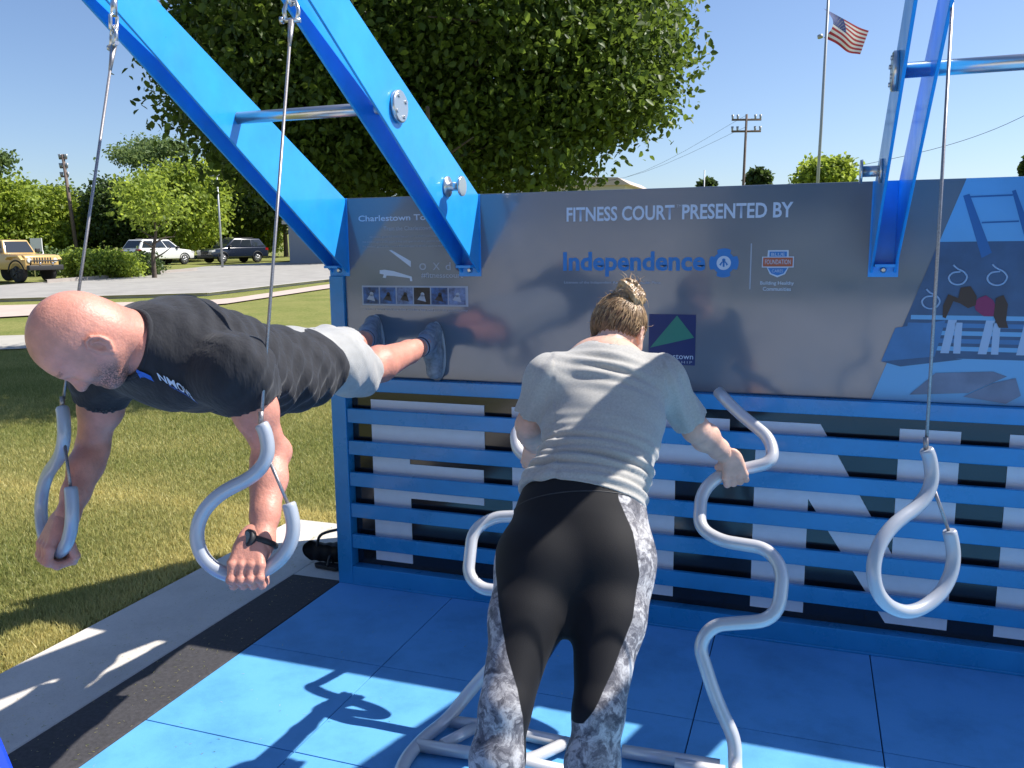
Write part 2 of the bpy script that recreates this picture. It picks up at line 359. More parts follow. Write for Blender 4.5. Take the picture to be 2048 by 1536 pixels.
sign_text('Independence', ix0, iz0-.022, ix1, iz0+.085, M['logo_blue'], bold=.03)
(cx_, cz_) = (1.876,1.617)
pet = []
for q in range(64):
    a = 2*math.pi*q/64; r = min(.060, max(.046, .030/max(1e-4, min(abs(math.cos(a)), abs(math.sin(a)))))) if min(abs(math.cos(a)), abs(math.sin(a)))*.058 < .030 else .046; pet.append((cx_+r*math.cos(a), cz_+r*math.sin(a)))
em = flat('emblem', [pet], M['logo_blue'])
flat('emblem_ring', [circ(cx_, cz_, .029)], M['ink'], y=YS-.0016)
flat('emblem_figure', [circ(cx_, cz_+.012, .007, 12), rect(cx_-.004, cz_-.016, cx_+.004, cz_+.008), [(cx_-.018, cz_-.006), (cx_-.012, cz_-.012), (cx_-.004, cz_+.004), (cx_-.006, cz_+.008)], [(cx_+.018, cz_-.006), (cx_+.012, cz_-.012), (cx_+.004, cz_+.004), (cx_+.006, cz_+.008)]], M['logo_blue'], y=YS-.0024)
(a0, b0), (a1, b1) = (1.187,1.526), (1.614,1.545)
sign_text('Licensee of the Independent Association of Health Plans', a0, b0, a1, b0+.014, M['ink_dim'], bold=.01)
(a0, b0), (a1, b1) = (1.982,1.509), (1.982,1.696)
flat('divider', [rect(a0, b0, a0+.005, b1)], M['ink_dim'])
(hx, hz) = (2.091,1.616)
flat('shield', [[(hx-.040, hz+.052), (hx+.040, hz+.052), (hx+.044, hz-.015), (hx+.030, hz-.045), (hx, hz-.058), (hx-.030, hz-.045), (hx-.044, hz-.015)]], M['ink'])
flat('shield_field', [rect(hx-.034, hz+.024, hx+.034, hz+.046), [(hx-.038, hz-.02), (hx+.038, hz-.02), (hx+.024, hz-.042), (hx, hz-.051), (hx-.024, hz-.042)]], M['logo_blue'], y=YS-.0016)
flat('shield_band', [rect(hx-.062, hz-.018, hx+.062, hz+.026)], M['ink'], y=YS-.0022)
flat('shield_band', [rect(hx-.058, hz-.014, hx+.058, hz+.022)], M['red'], y=YS-.0028)
sign_text('BLUE', hx-.026, hz+.029, hx+.026, hz+.041, M['ink'], y=YS-.0034)
sign_text('FOUNDATION', hx-.050, hz-.005, hx+.050, hz+.014, M['ink'], y=YS-.0036)
sign_text('CARES', hx-.022, hz-.038, hx+.022, hz-.026, M['ink'], y=YS-.0034)
sign_text('Building Healthy', hx-.066, hz-.092, hx+.066, hz-.074, M['ink'], bold=.01); sign_text('Communities', hx-.055, hz-.113, hx+.055, hz-.097, M['ink'], bold=.01)
(qx0, qz0), (qx1, qz1) = (1.568,1.182), (1.768,1.400)
sq = flat('township_sign', [rect(qx0, qz0, qx1, qz1)], M['navy'])
w_ = qx1-qx0; h_ = qz1-qz0
flat('green_hill', [[(qx0+.03*w_, qz0+.33*h_), (qx0+.60*w_, qz0+.98*h_), (qx0+.97*w_, qz0+.55*h_)]], M['green'], y=YS-.0016)
sign_text('Charlestown', qx0+.04*w_, qz0+.12*h_, qx1-.04*w_, qz0+.23*h_, M['ink'], y=YS-.0022)
sign_text('TOWNSHIP', qx0+.12*w_, qz0+.035*h_, qx1-.06*w_, qz0+.085*h_, M['ink_dim'], y=YS-.0022, sp=1.4)
# information block at the left
(a0, b0), (a1, b1) = (0.165,1.811), (0.649,1.831)
sign_text('Charlestown Township', a0, b0, a1+.02, b0+.036, M['ink'], bold=.015)
(a0, b0), (a1, b1) = (0.298,1.768), (0.597,1.782)
sign_text('Train the Charlestown way', a0, b0, a1, b0+.026, M['ink_dim'])
for v, xa in ((475, 740), (485, 728), (494, 728)): pass
rows = [(0.222,1.739), (0.183,1.716), (0.182,1.694)]; rowe = [(0.614,1.745), (0.634,1.724), (0.646,1.704)]
for k in range(3): sign_text('the outdoor gym at this court is free and open to all who want to move more', rows[k][0], rows[k][1], rowe[k][0], rows[k][1]+.012, M['ink_dim'])
P_ = [(0.322,1.683), (0.337,1.683), (0.436,1.631), (0.435,1.603)]; flat('pictogram', [P_], M['ink'])
P_ = [(0.270,1.589), (0.297,1.591), (0.345,1.584), (0.439,1.558), (0.441,1.537), (0.430,1.537), (0.428,1.551), (0.344,1.561), (0.306,1.563), (0.301,1.551), (0.285,1.553), (0.291,1.568), (0.269,1.572)]
flat('pictogram', [P_], M['ink'])
(a0, b0), (a1, b1) = (0.549,1.589), (0.575,1.621)
sign_text('X', a0, b0, a1+.01, b0+.034, M['ink_dim']); sign_text('d', a0+.065, b0, a1+.065, b0+.036, M['ink_dim']); sign_text('o', a0-.07, b0, a1-.06, b0+.032, M['ink_dim'])
flat('pictogram', [circ(a0+.135, b0+.017, .022)], M['navy']); sign_text('f', a0+.128, b0, a0+.144, b0+.036, M['ink'], y=YS-.0016)
(a0, b0), (a1, b1) = (0.488,1.551), (0.701,1.575)
sign_text('#fitnesscourt', a0, b0, a1, b0+.026, M['ink_dim'], bold=.01)
(a0, b0), (a1, b1) = (0.170,1.420), (0.725,1.515)
flat('photo_strip_border', [rect(a0, b0, a1, b1)], M['ink_dim'])
pm = [mat('print_blue', (.03, .10, .26), .4, var=.8, vscale=30), mat('print_dark', (.02, .022, .03), .4, var=.9, vscale=25), mat('print_light', (.12, .18, .32), .4, var=.7, vscale=35)]
cw = (a1-a0-.014)/6
for k in range(6):
    c0 = a0+.007+cw*k; c1 = c0+cw-.006
    fr = flat('court_photo', [rect(c0, b0+.008, c1, b1-.008)], [pm[0], pm[0], pm[2], pm[1], pm[0], pm[2]][k], y=YS-.0016)
    flat('court_photo_figure', [circ(c0+.5*cw, b0+.055, .010, 10), [(c0+.2*cw, b0+.03), (c0+.7*cw, b0+.02), (c0+.6*cw, b0+.05), (c0+.4*cw, b0+.052)]], pm[1] if k in (1, 2, 4) else M['ink_dim'], y=YS-.0022)
(a0, b0), (a1, b1) = (0.175,1.401), (0.722,1.399)
sign_text('scan to train with the free mobile app and join the community', a0, b0-.006, a1, b0+.006, M['ink_dim'])

# big printed picture of the court at the right of the panel
pic = [mat('picture_sky', (.10, .33, .58), .35, col2=(.13, .40, .68), vscale=2), mat('picture_board', (.035, .10, .20), .35, var=.15, vscale=9), mat('picture_floor', (.15, .40, .66), .35),
       mat('picture_steel', (.35, .48, .66), .35), mat('picture_beam', (.012, .13, .34), .35), mat('picture_shirt', (.24, .02, .10), .4), mat('picture_person', (.05, .03, .025), .4), mat('picture_grey', (.15, .19, .28), .35, var=.25, vscale=6), mat('picture_box', (.045, .18, .38), .35, var=.2, vscale=4)]
pt = (2.758,1.920); pb = (2.471,1.086)
pr = flat('printed_picture', [[(pb[0], 1.070), (XR, 1.070), (XR, H_-.001), (pt[0], H_-.001)]], pic[0], y=YS-.0008)
def lx(z): return pb[0]+(pt[0]-pb[0])*(z-1.07)/(H_-1.07)
f1 = (2.496,1.246)[1]; bz = (2.684,1.694)[1]; mz = (2.699,1.448)[1]
flat('picture_floor', [[(pb[0], 1.0702), (XR, 1.0702), (XR, f1), (lx(f1), f1)]], pic[2], y=YS-.0014)
flat('picture_wall', [[(lx(f1), f1+.0), (XR, f1), (XR, bz), (lx(bz), bz)]], pic[1], y=YS-.0014)
sl_z = [mz-.035-k*.030 for k in range(5)]
for k, z in enumerate(sl_z):
    if z-.017 > f1: flat('picture_slat', [rect(lx(z)+.012, z-.017, XR, z)], pic[2] if k % 2 == 0 else pic[8], y=YS-.0020)
for k in range(5):
    x = lx(f1)+.18+.13*k
    flat('picture_letter', [[(x, f1+.02), (x+.03, f1+.02), (x+.05, f1+.15), (x+.02, f1+.15)], rect(x+.045, f1+.02, x+.07, f1+.14)], pic[3], y=YS-.0026)
v0 = [(2.750,1.865), (2.771,1.872), (2.861,1.652), (2.828,1.632)]; flat('picture_beam', [v0], pic[4], y=YS-.0020)
v0 = [(2.911,1.878), (2.923,1.882), (3.013,1.660), (2.982,1.652)]; flat('picture_beam', [v0], pic[4], y=YS-.0020)
flat('picture_bar', [[(2.759,1.863), (2.915,1.866), (2.915,1.860), (2.759,1.857)], [(2.819,1.767), (2.942,1.770), (2.942,1.764), (2.819,1.761)]], pic[4], y=YS-.0026)
flat('picture_plinth', [[(2.500,1.226), (2.544,1.361), (2.720,1.394), (2.691,1.252)]], pic[8], y=YS-.0032)
flat('picture_shadow', [[(2.500,1.226), (2.691,1.252), (2.791,1.244), (2.571,1.208)]], pic[1], y=YS-.0026)
flat('picture_mat', [[(2.610,1.097), (2.698,1.187), (2.898,1.200), (2.945,1.183), (2.817,1.113)]], pic[7], y=YS-.0038)
flat('picture_mat', [[(2.801,1.098), (2.901,1.156), (2.975,1.178), (2.997,1.111), (2.949,1.078)]], pic[7], y=YS-.0044)
mbp = MB()
for cc, sc_ in (((2.751,1.564), 1.0), ((2.884,1.564), 1.05), ((2.663,1.471), 1.0)):
    for pp in ([(-.4, 1), (-.1, .7), (.5, .35), (.75, -.1), (.5, -.6), (0, -.75), (-.5, -.55), (-.7, -.1), (-.4, .3), (.2, .4)],):
        q = spline([(cc[0]+a*.043*sc_, YS-.0032, cc[1]+b*.043*sc_) for a, b in pp], 4)
        mbp.tube(q, .0035, 4)
mbp.build('picture_rings', pic[3], wall)
flat('picture_shirt', [[(2.813,1.461), (2.827,1.480), (2.852,1.492), (2.878,1.473), (2.893,1.439), (2.884,1.412), (2.850,1.412), (2.822,1.434)]], pic[5], y=YS-.0044)
flat('picture_person', [[(2.708,1.452), (2.723,1.495), (2.758,1.480), (2.764,1.520), (2.798,1.526), (2.821,1.488), (2.820,1.454), (2.795,1.442), (2.765,1.461), (2.742,1.468), (2.720,1.402), (2.709,1.406)], [(2.886,1.481), (2.911,1.493), (2.928,1.459), (2.926,1.398), (2.936,1.369), (2.904,1.369), (2.883,1.412)]], pic[6], y=YS-.0050)

# ---- cantilever beams: pairs of plates with a steel pull up bar between two beams
def beam(xc):
    e = empty_child('beam', wall)
    for s in (-1, 1):
        x = xc+s*.0425; mb = MB()
        mb.prism([(-.013, 1.575), (-.013, 1.925), (-1.95, 2.90), (-1.95, 2.80)], lambda a, b, t: (t, a, b), x-.005, x+.005)
        o = mb.build('side_plate', M['blue'], None, .002); kid2(o, e, wall)
    mb = MB(); mb.box((xc-.055, -.0155, 1.56), (xc+.055, -.0125, 1.93)); mb.box((xc-.036, -.10, 1.60), (xc+.036, -.016, 1.612)); mb.box((xc-.036, -.75, 1.99), (xc+.036, -.55, 2.0)) if False else None
    o = mb.build('mount_plate', M['blue'], None, .002); kid2(o, e, wall)
    mb = MB(); mb.tube([(xc, -.030, 1.588), (xc, -.016, 1.588)], [.007, .013], 10); o = mb.build('bolt', M['steel'], None); kid2(o, e, wall)
    return e
def empty_child(name, par):
    o = bpy.data.objects.new(name, None); COL.objects.link(o); o.parent = par; return o
def kid2(o, par, root): o.parent = par; o.matrix_parent_inverse = Matrix.Translation(-Vector(root.location))
BEAMS = [.0525, .7375, 2.4875, 3.17]
for x in BEAMS: beam(x)
for a, b, side in ((.0525, .7375, 1), (2.4875, 3.17, -1)):
    mb = MB(); mb.cyl((a-.048, -.80, 2.195), (b+.048, -.80, 2.195), .0225, 24); bar = mb.build('pull_up_bar', M['steel'], wall)
    xo = b+.048 if side == 1 else a-.048
    mb = MB(); mb.tube([(xo, -.80, 2.195), (xo+side*.014, -.80, 2.195), (xo+side*.018, -.80, 2.195)], [.058, .058, .052], 28)
    for q in range(4):
        t = q*math.pi/2+.5; mb.cyl((xo+side*.017, -.80+.04*math.cos(t), 2.195+.04*math.sin(t)), (xo+side*.023, -.80+.04*math.cos(t), 2.195+.04*math.sin(t)), .007, 8)
    mb.build('end_disc', M['steel'], wall)
    mb = MB(); mb.tube([(xo, -.37, 1.94), (xo+side*.008, -.37, 1.94), (xo+side*.009, -.37, 1.94), (xo+side*.062, -.37, 1.94), (xo+side*.063, -.37, 1.94), (xo+side*.072, -.37, 1.94)], [.042, .042, .019, .019, .042, .040], 24)
    mb.build('peg', M['steel'], wall)

# ------------------------------------------------------------------ hanging rings
RP = [(565,300),(590,350),(605,410),(611,480),(598,545),(565,605),(510,660),(440,705),(360,745),(285,790),(215,850),(160,920),(126,1000),(115,1080),(126,1160),(160,1235),(220,1300),(300,1345),(385,1368),(470,1365),(555,1340),(635,1298),(705,1240),(757,1165),(785,1085),(790,1005),(777,925),(757,855)]
def ring(anchor, top, bottom, wdir, label, sc=.000275):
    # handle lies in the plane of (top->bottom) and wdir; wdir = direction the loop's picture x axis takes in the world
    top = Vector(top); bottom = Vector(bottom); anchor = Vector(anchor); w = Vector(wdir).normalized()
    z = (top-bottom).normalized(); w = (w-z*w.dot(z)).normalized()
    k = (top-bottom).length/(1368-300)
    f = lambda a, b: top+w*((a-565)*k)-z*((b-300)*k)
    e = empty('hanging_ring', top, label, 'exercise ring', 'rope rings hung from the blue beams')
    pts = spline([f(a, b) for a, b in RP], 4)
    mb = MB(); mb.tube(pts, [.0148]+[.0172]*(len(pts)-2)+[.0148], 16)
    mb.build('handle', M['galv'], e)
    mb = MB(); mb.tube([anchor, top+z*.0], .0042, 8); mb.tube([top-z*.0, top+z*.03], .0062, 8)
    c0 = f(625, 560); c1 = f(752, 858); mb.tube([c0, c1], .0042, 8); mb.tube([anchor-(anchor-top).normalized()*.085, anchor], [.0045, .0095], 8)
    mb.build('rope', M['cable'], e)
    mb = MB(); a = anchor; X = w
    mb.tube([a+X*.016+z*.0, a+X*.020+z*.03, a+X*.012+z*.055, a-X*.012+z*.055, a-X*.020+z*.03, a-X*.016+z*.0], .006, 8)
    mb.tube([a-X*.026+z*.002, a+X*.026+z*.002], .0065, 10); mb.tube([a-X*.022+z*.002, a-X*.032+z*.002], .010, 6)
    y = Vector((0, 1, 0))
    mb.tube([a+z*.050+y*.012, a+z*.09+y*.014, a+z*.10, a+z*.09-y*.014, a+z*.050-y*.012, a+z*.045], .0055, 8, closed=True)
    mb.tube([a+z*.09, a+z*.16], .010, 10)
    mb.build('shackle', M['steel'], e); return e
R3 = ring((2.535,-1.108,2.379), (2.515,-1.362,1.178), (2.537,-1.422,0.781), (.775, .632, 0), 'free hanging grey ring handle in front of the slats at the right')
R2 = ring((0.827,-1.518,2.317), (0.990,-1.981,1.275), (1.006,-2.037,0.913), (.943, .332, 0), 'grey ring handle gripped by the man with the wristwatch')
R1 = ring((0.213,-1.534,2.299), (0.338,-1.954,1.275), (0.352,-2.016,0.881), (.893, -.427, 0), 'grey ring handle seen edge on, gripped by the bald man below his head')

# ------------------------------------------------------------------ push up frame of bent tubes
PF = empty('push_up_frame', (1.62, -1.08, 0), 'white push up frame of two wavy bent tubes gripped by the woman', 'exercise frame')
xm = 1.62
RB = [(1.904,-0.378,1.135), (1.975,-0.448,1.080), (2.110,-0.550,1.000), (2.127,-0.622,0.932), (1.947,-0.659,0.885), (1.888,-0.707,0.825), (1.894,-0.795,0.725), (1.969,-0.827,0.696), (2.125,-0.834,0.689), (2.178,-0.886,0.639), (2.170,-0.958,0.496), (1.966,-0.970,0.455), (1.925,-0.988,0.387), (1.990,-1.027,0.224), (2.056,-1.053,0.111)]
right = fillet(RB+[(2.06, -1.08, .03), (2.10, -1.30, .024)], .075, 7)
mb = MB(); mb.tube(right, .0225, 16); mb.build('wavy_bar', M['tube'], PF)
LB = [(1.33, -.36, 1.15), (1.198,-0.532,1.013), (1.147,-0.580,0.975), (1.177,-0.644,0.905), (1.267,-0.666,0.878), (1.349,-0.706,0.826), (1.366,-0.800,0.720), (1.141,-0.825,0.698), (1.079,-0.872,0.653), (1.091,-0.954,0.514), (1.146,-0.965,0.472), (1.294,-0.963,0.477), (1.339,-0.976,0.433), (1.237,-1.022,0.250), (1.132,-1.052,0.119)]
left = fillet(LB+[(1.069,-1.115,0.030), (1.031,-1.242,0.024), (1.027,-1.386,0.024), (1.081,-1.544,0.024)], .075, 7)
mb = MB(); mb.tube(left, .0225, 16); mb.build('wavy_bar', M['tube'], PF)
mb = MB()
mb.tube([(1.066,-1.116,0.026), (1.189,-1.102,0.026), (1.538,-1.114,0.026)], .0215, 14)
mb.tube([(1.033,-1.286,0.028), (1.323,-1.264,0.028), (1.564,-1.269,0.028)], .0215, 14)
mb.build('base_bar', M['tube'], PF)
mb = MB(); mb.tube([(1.697,-1.097,0.026), (2.013,-1.079,0.026)], .0215, 14); mb.tube([(1.880,-1.156,0.050), (2.035,-1.146,0.050)], .022, 14); mb.build('base_bar', M['tube'], PF)
mb = MB(); mb.tube([(1.183,-1.134,0.034), (1.118,-1.267,0.034)], .020, 12); mb.build('foot_brace', M['tube'], PF)
mb = MB(); mb.tube(fillet([(1.513,-1.117,0.034), (1.424,-1.254,0.034), (1.333,-1.291,0.034)], .05), .020, 12)
mb.build('foot_brace', M['tube'], PF)

# ------------------------------------------------------------------ trees
def leaves(name, centers, size, m, par, bias=0.0, fold=.35, seed=1, tint_mul=1.0, aspect=1.6):
    # every leaf is a folded six point blade with its own direction
    r = np.random.default_rng(seed); n = len(centers); C = np.asarray(centers)
    d = r.normal(size=(n, 3)); d[:, 2] -= .5; d /= np.linalg.norm(d, axis=1)[:, None]
    nn = r.normal(size=(n, 3))*.8; nn[:, 2] += 1.0; nn -= d*np.sum(nn*d, 1)[:, None]; nn /= np.linalg.norm(nn, axis=1)[:, None]
    s = np.cross(d, nn); L = size*(.6+.8*r.random(n)); Wd = L/aspect
    tp = [(0, 0), (.32, .5), (.7, .38), (1, 0), (.7, -.38), (.32, -.5)]
    V = np.zeros((n, 6, 3))
    for k, (a, b) in enumerate(tp):
        V[:, k] = C+d*(L*a)[:, None]+s*(Wd*b)[:, None]+nn*(abs(b)*fold*Wd)[:, None]
    idx = np.arange(n)[:, None]*6
    F = np.concatenate([idx+np.array([[0, 1, 2, 3]]), idx+np.array([[0, 3, 4, 5]])])
    t = np.clip(r.normal(.5, .22, n)*tint_mul, 0, 1); t = np.repeat(t, 6)
    me = np_mesh(name, V.reshape(-1, 3), F, t); o = link_mesh(name, me, m); kid(o, par); return o
def limb_tree(base, H, spread, r0, seed, nl=9, first=.3, name='trunk', par=None, lean=0):
    rr = random.Random(seed); mb = MB(); B = Vector(base); top = B+Vector((lean, 0, H*.8))
    pts = spline([B-Vector((0, 0, .15)), B+Vector((rr.uniform(-.1, .1), rr.uniform(-.1, .1), H*.25)), B+Vector((lean*.5+rr.uniform(-.2, .2), rr.uniform(-.2, .2), H*.5)), top], 5)
    n = len(pts); mb.tube(pts, [r0*(1.25 if i == 0 else 1)*(1-.85*i/n) for i in range(n)], 10); tips = []
    for k in range(nl):
        t = first+(.85-first)*k/nl; p0 = pts[min(n-1, int(t*n))]; a = k*2.4+rr.uniform(-.4, .4); L = spread*(1-.45*(t-first)/(1-first))*rr.uniform(.75, 1.05)
        q = [p0, p0+Vector((math.cos(a)*L*.5, math.sin(a)*L*.5, L*.25)), p0+Vector((math.cos(a)*L, math.sin(a)*L, L*rr.uniform(.3, .6)))]
        sp = spline(q, 4); m_ = len(sp); mb.tube(sp, [r0*.42*(1-.85*i/m_) for i in range(m_)], 6); tips.append(sp[-1])
        for j in range(3):
            b = sp[rr.randint(2, m_-1)]; c = b+Vector((rr.uniform(-1, 1), rr.uniform(-1, 1), rr.uniform(-.1, .9)))*L*.35
            mb.tube([b, c], [r0*.12, r0*.03], 5); tips.append(c)
    return mb.build(name, M['bark'], par), tips
def crown_points(lobes, n, seed, shell=.75, cl=.35, clump=None):
    # leaf positions gathered in clumps near the surface of every lobe
    r = np.random.default_rng(seed); lobes = [(np.array(c, float), np.array(s, float)) for c, s in lobes]
    w = np.array([s.prod()**.667 for c, s in lobes]); w /= w.sum(); out = []
    per = 26; nc = n//per
    which = r.choice(len(lobes), nc, p=w)
    for i in range(nc):
        c, s = lobes[which[i]]; d = r.normal(size=3); d /= np.linalg.norm(d); rad = r.random()**.33 if r.random() > shell else r.uniform(.82, 1.06)
        cc = c+d*s*rad; q = clump or cl*float(s.mean())*.35
        out.append(cc+r.normal(size=(per, 3))*q*np.array([1, 1, .6]))
    return np.concatenate(out)
def make_tree(name, label, base, H, lobes, nleaf, size, m, r0, seed, group=None, shell=.75, clump=None, cat='tree', spread=None, first=.3, nl=9):
    e = empty(name, base, label, cat, group)
    limb_tree(base, H, spread or H*.35, r0, seed, nl=nl, first=first, par=e)
    leaves('crown', crown_points(lobes, nleaf, seed, shell, clump=clump), size, m, e, seed=seed)
    return e
# the big maple behind the wall
bt = ((-3.254,8.359,0.041))
bx, by, bz_ = bt
lob = [((bx, by, 6.0), (3.35, 3.5, 3.1)), ((bx-1.7, by+.5, 4.6), (2.2, 2.4, 1.6)), ((bx+1.5, by, 4.5), (2.0, 2.2, 1.5)), ((-4.565,7.377,3.676), (1.9, 1.9, 1.3)), ((-1.244,9.111,4.438), (1.5, 1.6, 1.25)), ((-0.866,9.580,5.148), (1.0, 1.2, 1.0)),
       ((-1.875,8.857,2.997), (.9, 1.0, .62)), ((-4.335,7.774,3.003), (1.5, 1.5, .55)), ((-5.381,7.656,4.481), (1.3, 1.5, 1.1)), ((-6.379,7.740,5.157), (.9, 1.2, .8)), ((-5.789,7.462,4.192), (1.0, 1.1, .8)), ((-6.588,7.761,4.449), (.75, .9, .75)), ((-0.933,9.101,3.738), (.85, .9, .5)), ((-0.546,9.368,4.504), (.55, .7, .5)), ((-2.559,7.767,3.065), (1.6, 1.3, .75))]
make_tree('maple_tree', 'large dark leafy maple tree rising behind the grey sign panel', (bx, by, bz_), 9.2, lob, 150000, .10, M['leafA'], .24, 3, shell=.6, clump=.24, spread=3.4, first=.22, nl=14)
# trees beyond the road
def bgtree(u, d, vtop, vbot, wpx, label, m, n, seed, name='roadside_tree', size=.30, shape='round', group='trees beyond the road', clump=None, shell=.7, ntop=None):
    b = D_(u, d); k = d/1694.98; H = (496-vtop)*k+1.687-b[2]; w = wpx*k/2; hb = max(.2, (496-vbot)*k+1.687-b[2]); zc = b[2]+(H+hb)/2; hz = (H-hb)/2; rr = random.Random(seed)
    if shape == 'round': lobes = [((b[0], b[1], zc), (w*.8, w*.8, hz*.85))]+[((b[0]+rr.uniform(-.6, .6)*w, b[1]+rr.uniform(-.5, .5)*w, zc+rr.uniform(-.6, .55)*hz), (w*.42, w*.42, hz*.36)) for _ in range(9)]
    elif shape == 'loose': lobes = [((b[0]+rr.uniform(-.9, .9)*w, b[1]+rr.uniform(-.6, .6)*w, zc+rr.uniform(-.8, .9)*hz), (w*.26, w*.3, hz*.13)) for _ in range(18)]
    else: lobes = [((b[0]+rr.uniform(-.8, .8)*w, b[1]+rr.uniform(-.5, .5)*w, b[2]+hb+abs(rr.uniform(0, 1))*(H-hb)*.8), (w*.32, w*.35, (H-hb)*.26)) for _ in range(14)]
    return make_tree(name, label, b, H, lobes, int(n*1.9), size, m, .02*H+.03, seed, group, shell=shell, clump=clump or w*.16, spread=w*.8)
def D_(u, d):
    # ground point at view depth d in the direction of picture column u
    t = (u-1024)/1694.98; x = 2.22702-.32902*d+_r[0]*t*d+_u[0]*.158*d; y = -3.66541+.93095*d+_r[1]*t*d+_u[1]*.158*d
    # (view direction is pitched: keep the horizontal run)
    return (x, y, terr(x, y))
bgtree(-30, 62, 330, 500, 190, 'yellow green tree behind the tan off-road vehicle at the left edge', M['leafB'], 9000, 21)
bgtree(70, 66, 356, 505, 180, 'bushy light green tree between the left edge and the leaning utility pole', M['leafB'], 9000, 22)
bgtree(165, 70, 372, 505, 150, 'dark green tree just right of the leaning utility pole', M['leafC'], 8000, 23)
bgtree(120, 84, 358, 480, 70, 'small dark far tree beside the leaning utility pole', M['leafC'], 3000, 24)
bgtree(250, 66, 352, 500, 150, 'leafy tree behind the back of the white car', M['leafC'], 9000, 25)
bgtree(300, 72, 276, 420, 200, 'tall pale tree with loose airy crown above the white car', M['leafD'], 7000, 26, shape='loose', size=.24, clump=.5)
bgtree(370, 64, 318, 500, 200, 'bright yellow green tree behind the front of the white car', M['leafB'], 12000, 27)
bgtree(450, 76, 372, 500, 150, 'bright green tree behind the thin light pole and dark car', M['leafB'], 9000, 28)
bgtree(478, 74, 262, 440, 110, 'dark purplish tree left of the lower blue beam', M['leafC'], 9000, 29, size=.27)
bgtree(572, 72, 290, 455, 190, 'dark green tree with a bare trunk behind the lower blue beam', M['leafC'], 13000, 30, size=.25, shell=.6)
bgtree(520, 74, 390, 500, 100, 'small green tree standing behind the dark car', M['leafB'], 5000, 31)
bgtree(680, 58, 300, 430, 150, 'green tree seen between the two left blue beams', M['leafC'], 9000, 32, size=.25)
bgtree(18, 62, 300, 400, 60, 'thin sparse bare topped tree at the far left', M['leafD'], 500, 33, shape='loose', size=.3, clump=.4)
bgtree(305, 40, 352, 440, 110, 'slim young tree with a thin trunk in front of the white car', M['leafB'], 900, 34, name='young_tree', size=.2, group=None, shape='loose', clump=.5)
bgtree(1510, 60, 346, 400, 46, 'small round tree beside the utility pole with two crossarms', M['leafC'], 2600, 35, name='small_tree', size=.35, group='trees behind the sign panel')
bgtree(1638, 52, 326, 400, 92, 'bushy small tree at the foot of the flagpole', M['leafB'], 3600, 36, name='small_tree', size=.3, group='trees behind the sign panel', clump=.35)
bgtree(1412, 70, 366, 400, 36, 'low far treetop beside the short thin pole', M['leafC'], 1500, 37, name='small_tree', size=.4, group='trees behind the sign panel')
bgtree(2056, 40, 308, 380, 40, 'dark treetop at the right edge above the printed picture', M['leafC'], 1500, 38, name='small_tree', size=.3, group='trees behind the sign panel')
# planted island with low shrubs
def shrub(u, d, hpx, wpx, label, m, n, seed):
    b = D_(u, d); k = d/1694.98; w = wpx*k/2; h = hpx*k; rr = random.Random(seed)
    e = empty('shrub', b, label, 'shrub', 'low shrubs on the island by the road')
    lobes = [((b[0]+rr.uniform(-.75, .75)*w, b[1]+rr.uniform(-.6, .6)*w, b[2]+h*rr.uniform(.25, .6)), (w*.4, w*.45, h*.36)) for _ in range(12)]
    mb = MB()
    for j in range(7):
        a = rr.uniform(0, 6.28); mb.tube([(b[0], b[1], b[2]-.05), (b[0]+math.cos(a)*w*.5, b[1]+math.sin(a)*w*.5, b[2]+h*.6)], [.03, .008], 5)
    mb.build('stems', M['bark'], e)
    leaves('foliage', crown_points(lobes, n, seed, .7, clump=w*.2), .16, m, e, seed=seed)
shrub(165, 40.5, 58, 110, 'bright low shrub beside the bumper of the tan vehicle', M['leafB'], 5200, 41)
shrub(225, 41.5, 55, 110, 'bright low shrub between the tan vehicle and white car', M['leafB'], 5200, 42)
shrub(285, 43, 46, 90, 'dark low shrub in front of the white car', M['leafC'], 4200, 43)
shrub(110, 44, 50, 90, 'pale low shrub directly behind the tan vehicle hood', M['leafD'], 3200, 44)
isl = [(-28.871,24.368,0.397), (-29.277,27.075,0.444), (-30.390,33.212,0.555), (-30.607,36.044,0.608)]
mb = MB(); p0 = [Vector(q) for q in isl]; vs = []
for q in p0: vs.append((q.x, q.y, q.z-.1)); vs.append((q.x, q.y, q.z+.14)); vs.append((q.x-.35, q.y+.22, q.z+.14))
for i in range(len(p0)-1):
    a = i*3; mb.add([vs[a], vs[a+3], vs[a+4], vs[a+1]], [(0, 1, 2, 3)]); mb.add([vs[a+1], vs[a+4], vs[a+5], vs[a+2]], [(0, 1, 2, 3)])
tag(mb.build('kerb', M['kerb']), kind='structure')
def strip_kerb(pts):
    mb = MB()
    for i in range(len(pts)-1):
        a = pts[i]; b = pts[i+1]; za = terr(*a); zb_ = terr(*b)
        mb.add([(a[0], a[1], za-.05), (b[0], b[1], zb_-.05), (b[0], b[1], zb_+.08), (a[0], a[1], za+.08)], [(0, 1, 2, 3)])
        mb.add([(a[0], a[1], za+.08), (b[0], b[1], zb_+.08), (b[0]+.15, b[1]-.05, zb_+.08), (a[0]+.15, a[1]-.05, za+.08)], [(0, 1, 2, 3)])
    tag(mb.build('kerb', M['conc']), kind='structure')
strip_kerb([(-40, 2), (-21.45, 15.88), (-16.6, 19.5), (-17.15, 27.83), (-14, 52)])
# far grass bank behind the cars
quad_sheet('grass_bank', [(-75, 30), (-52, 50), (-33, 50), (-29, 60)], [(-95, 50), (-62, 72), (-40, 84), (-30, 90)], .02, M['lawn'], 20)

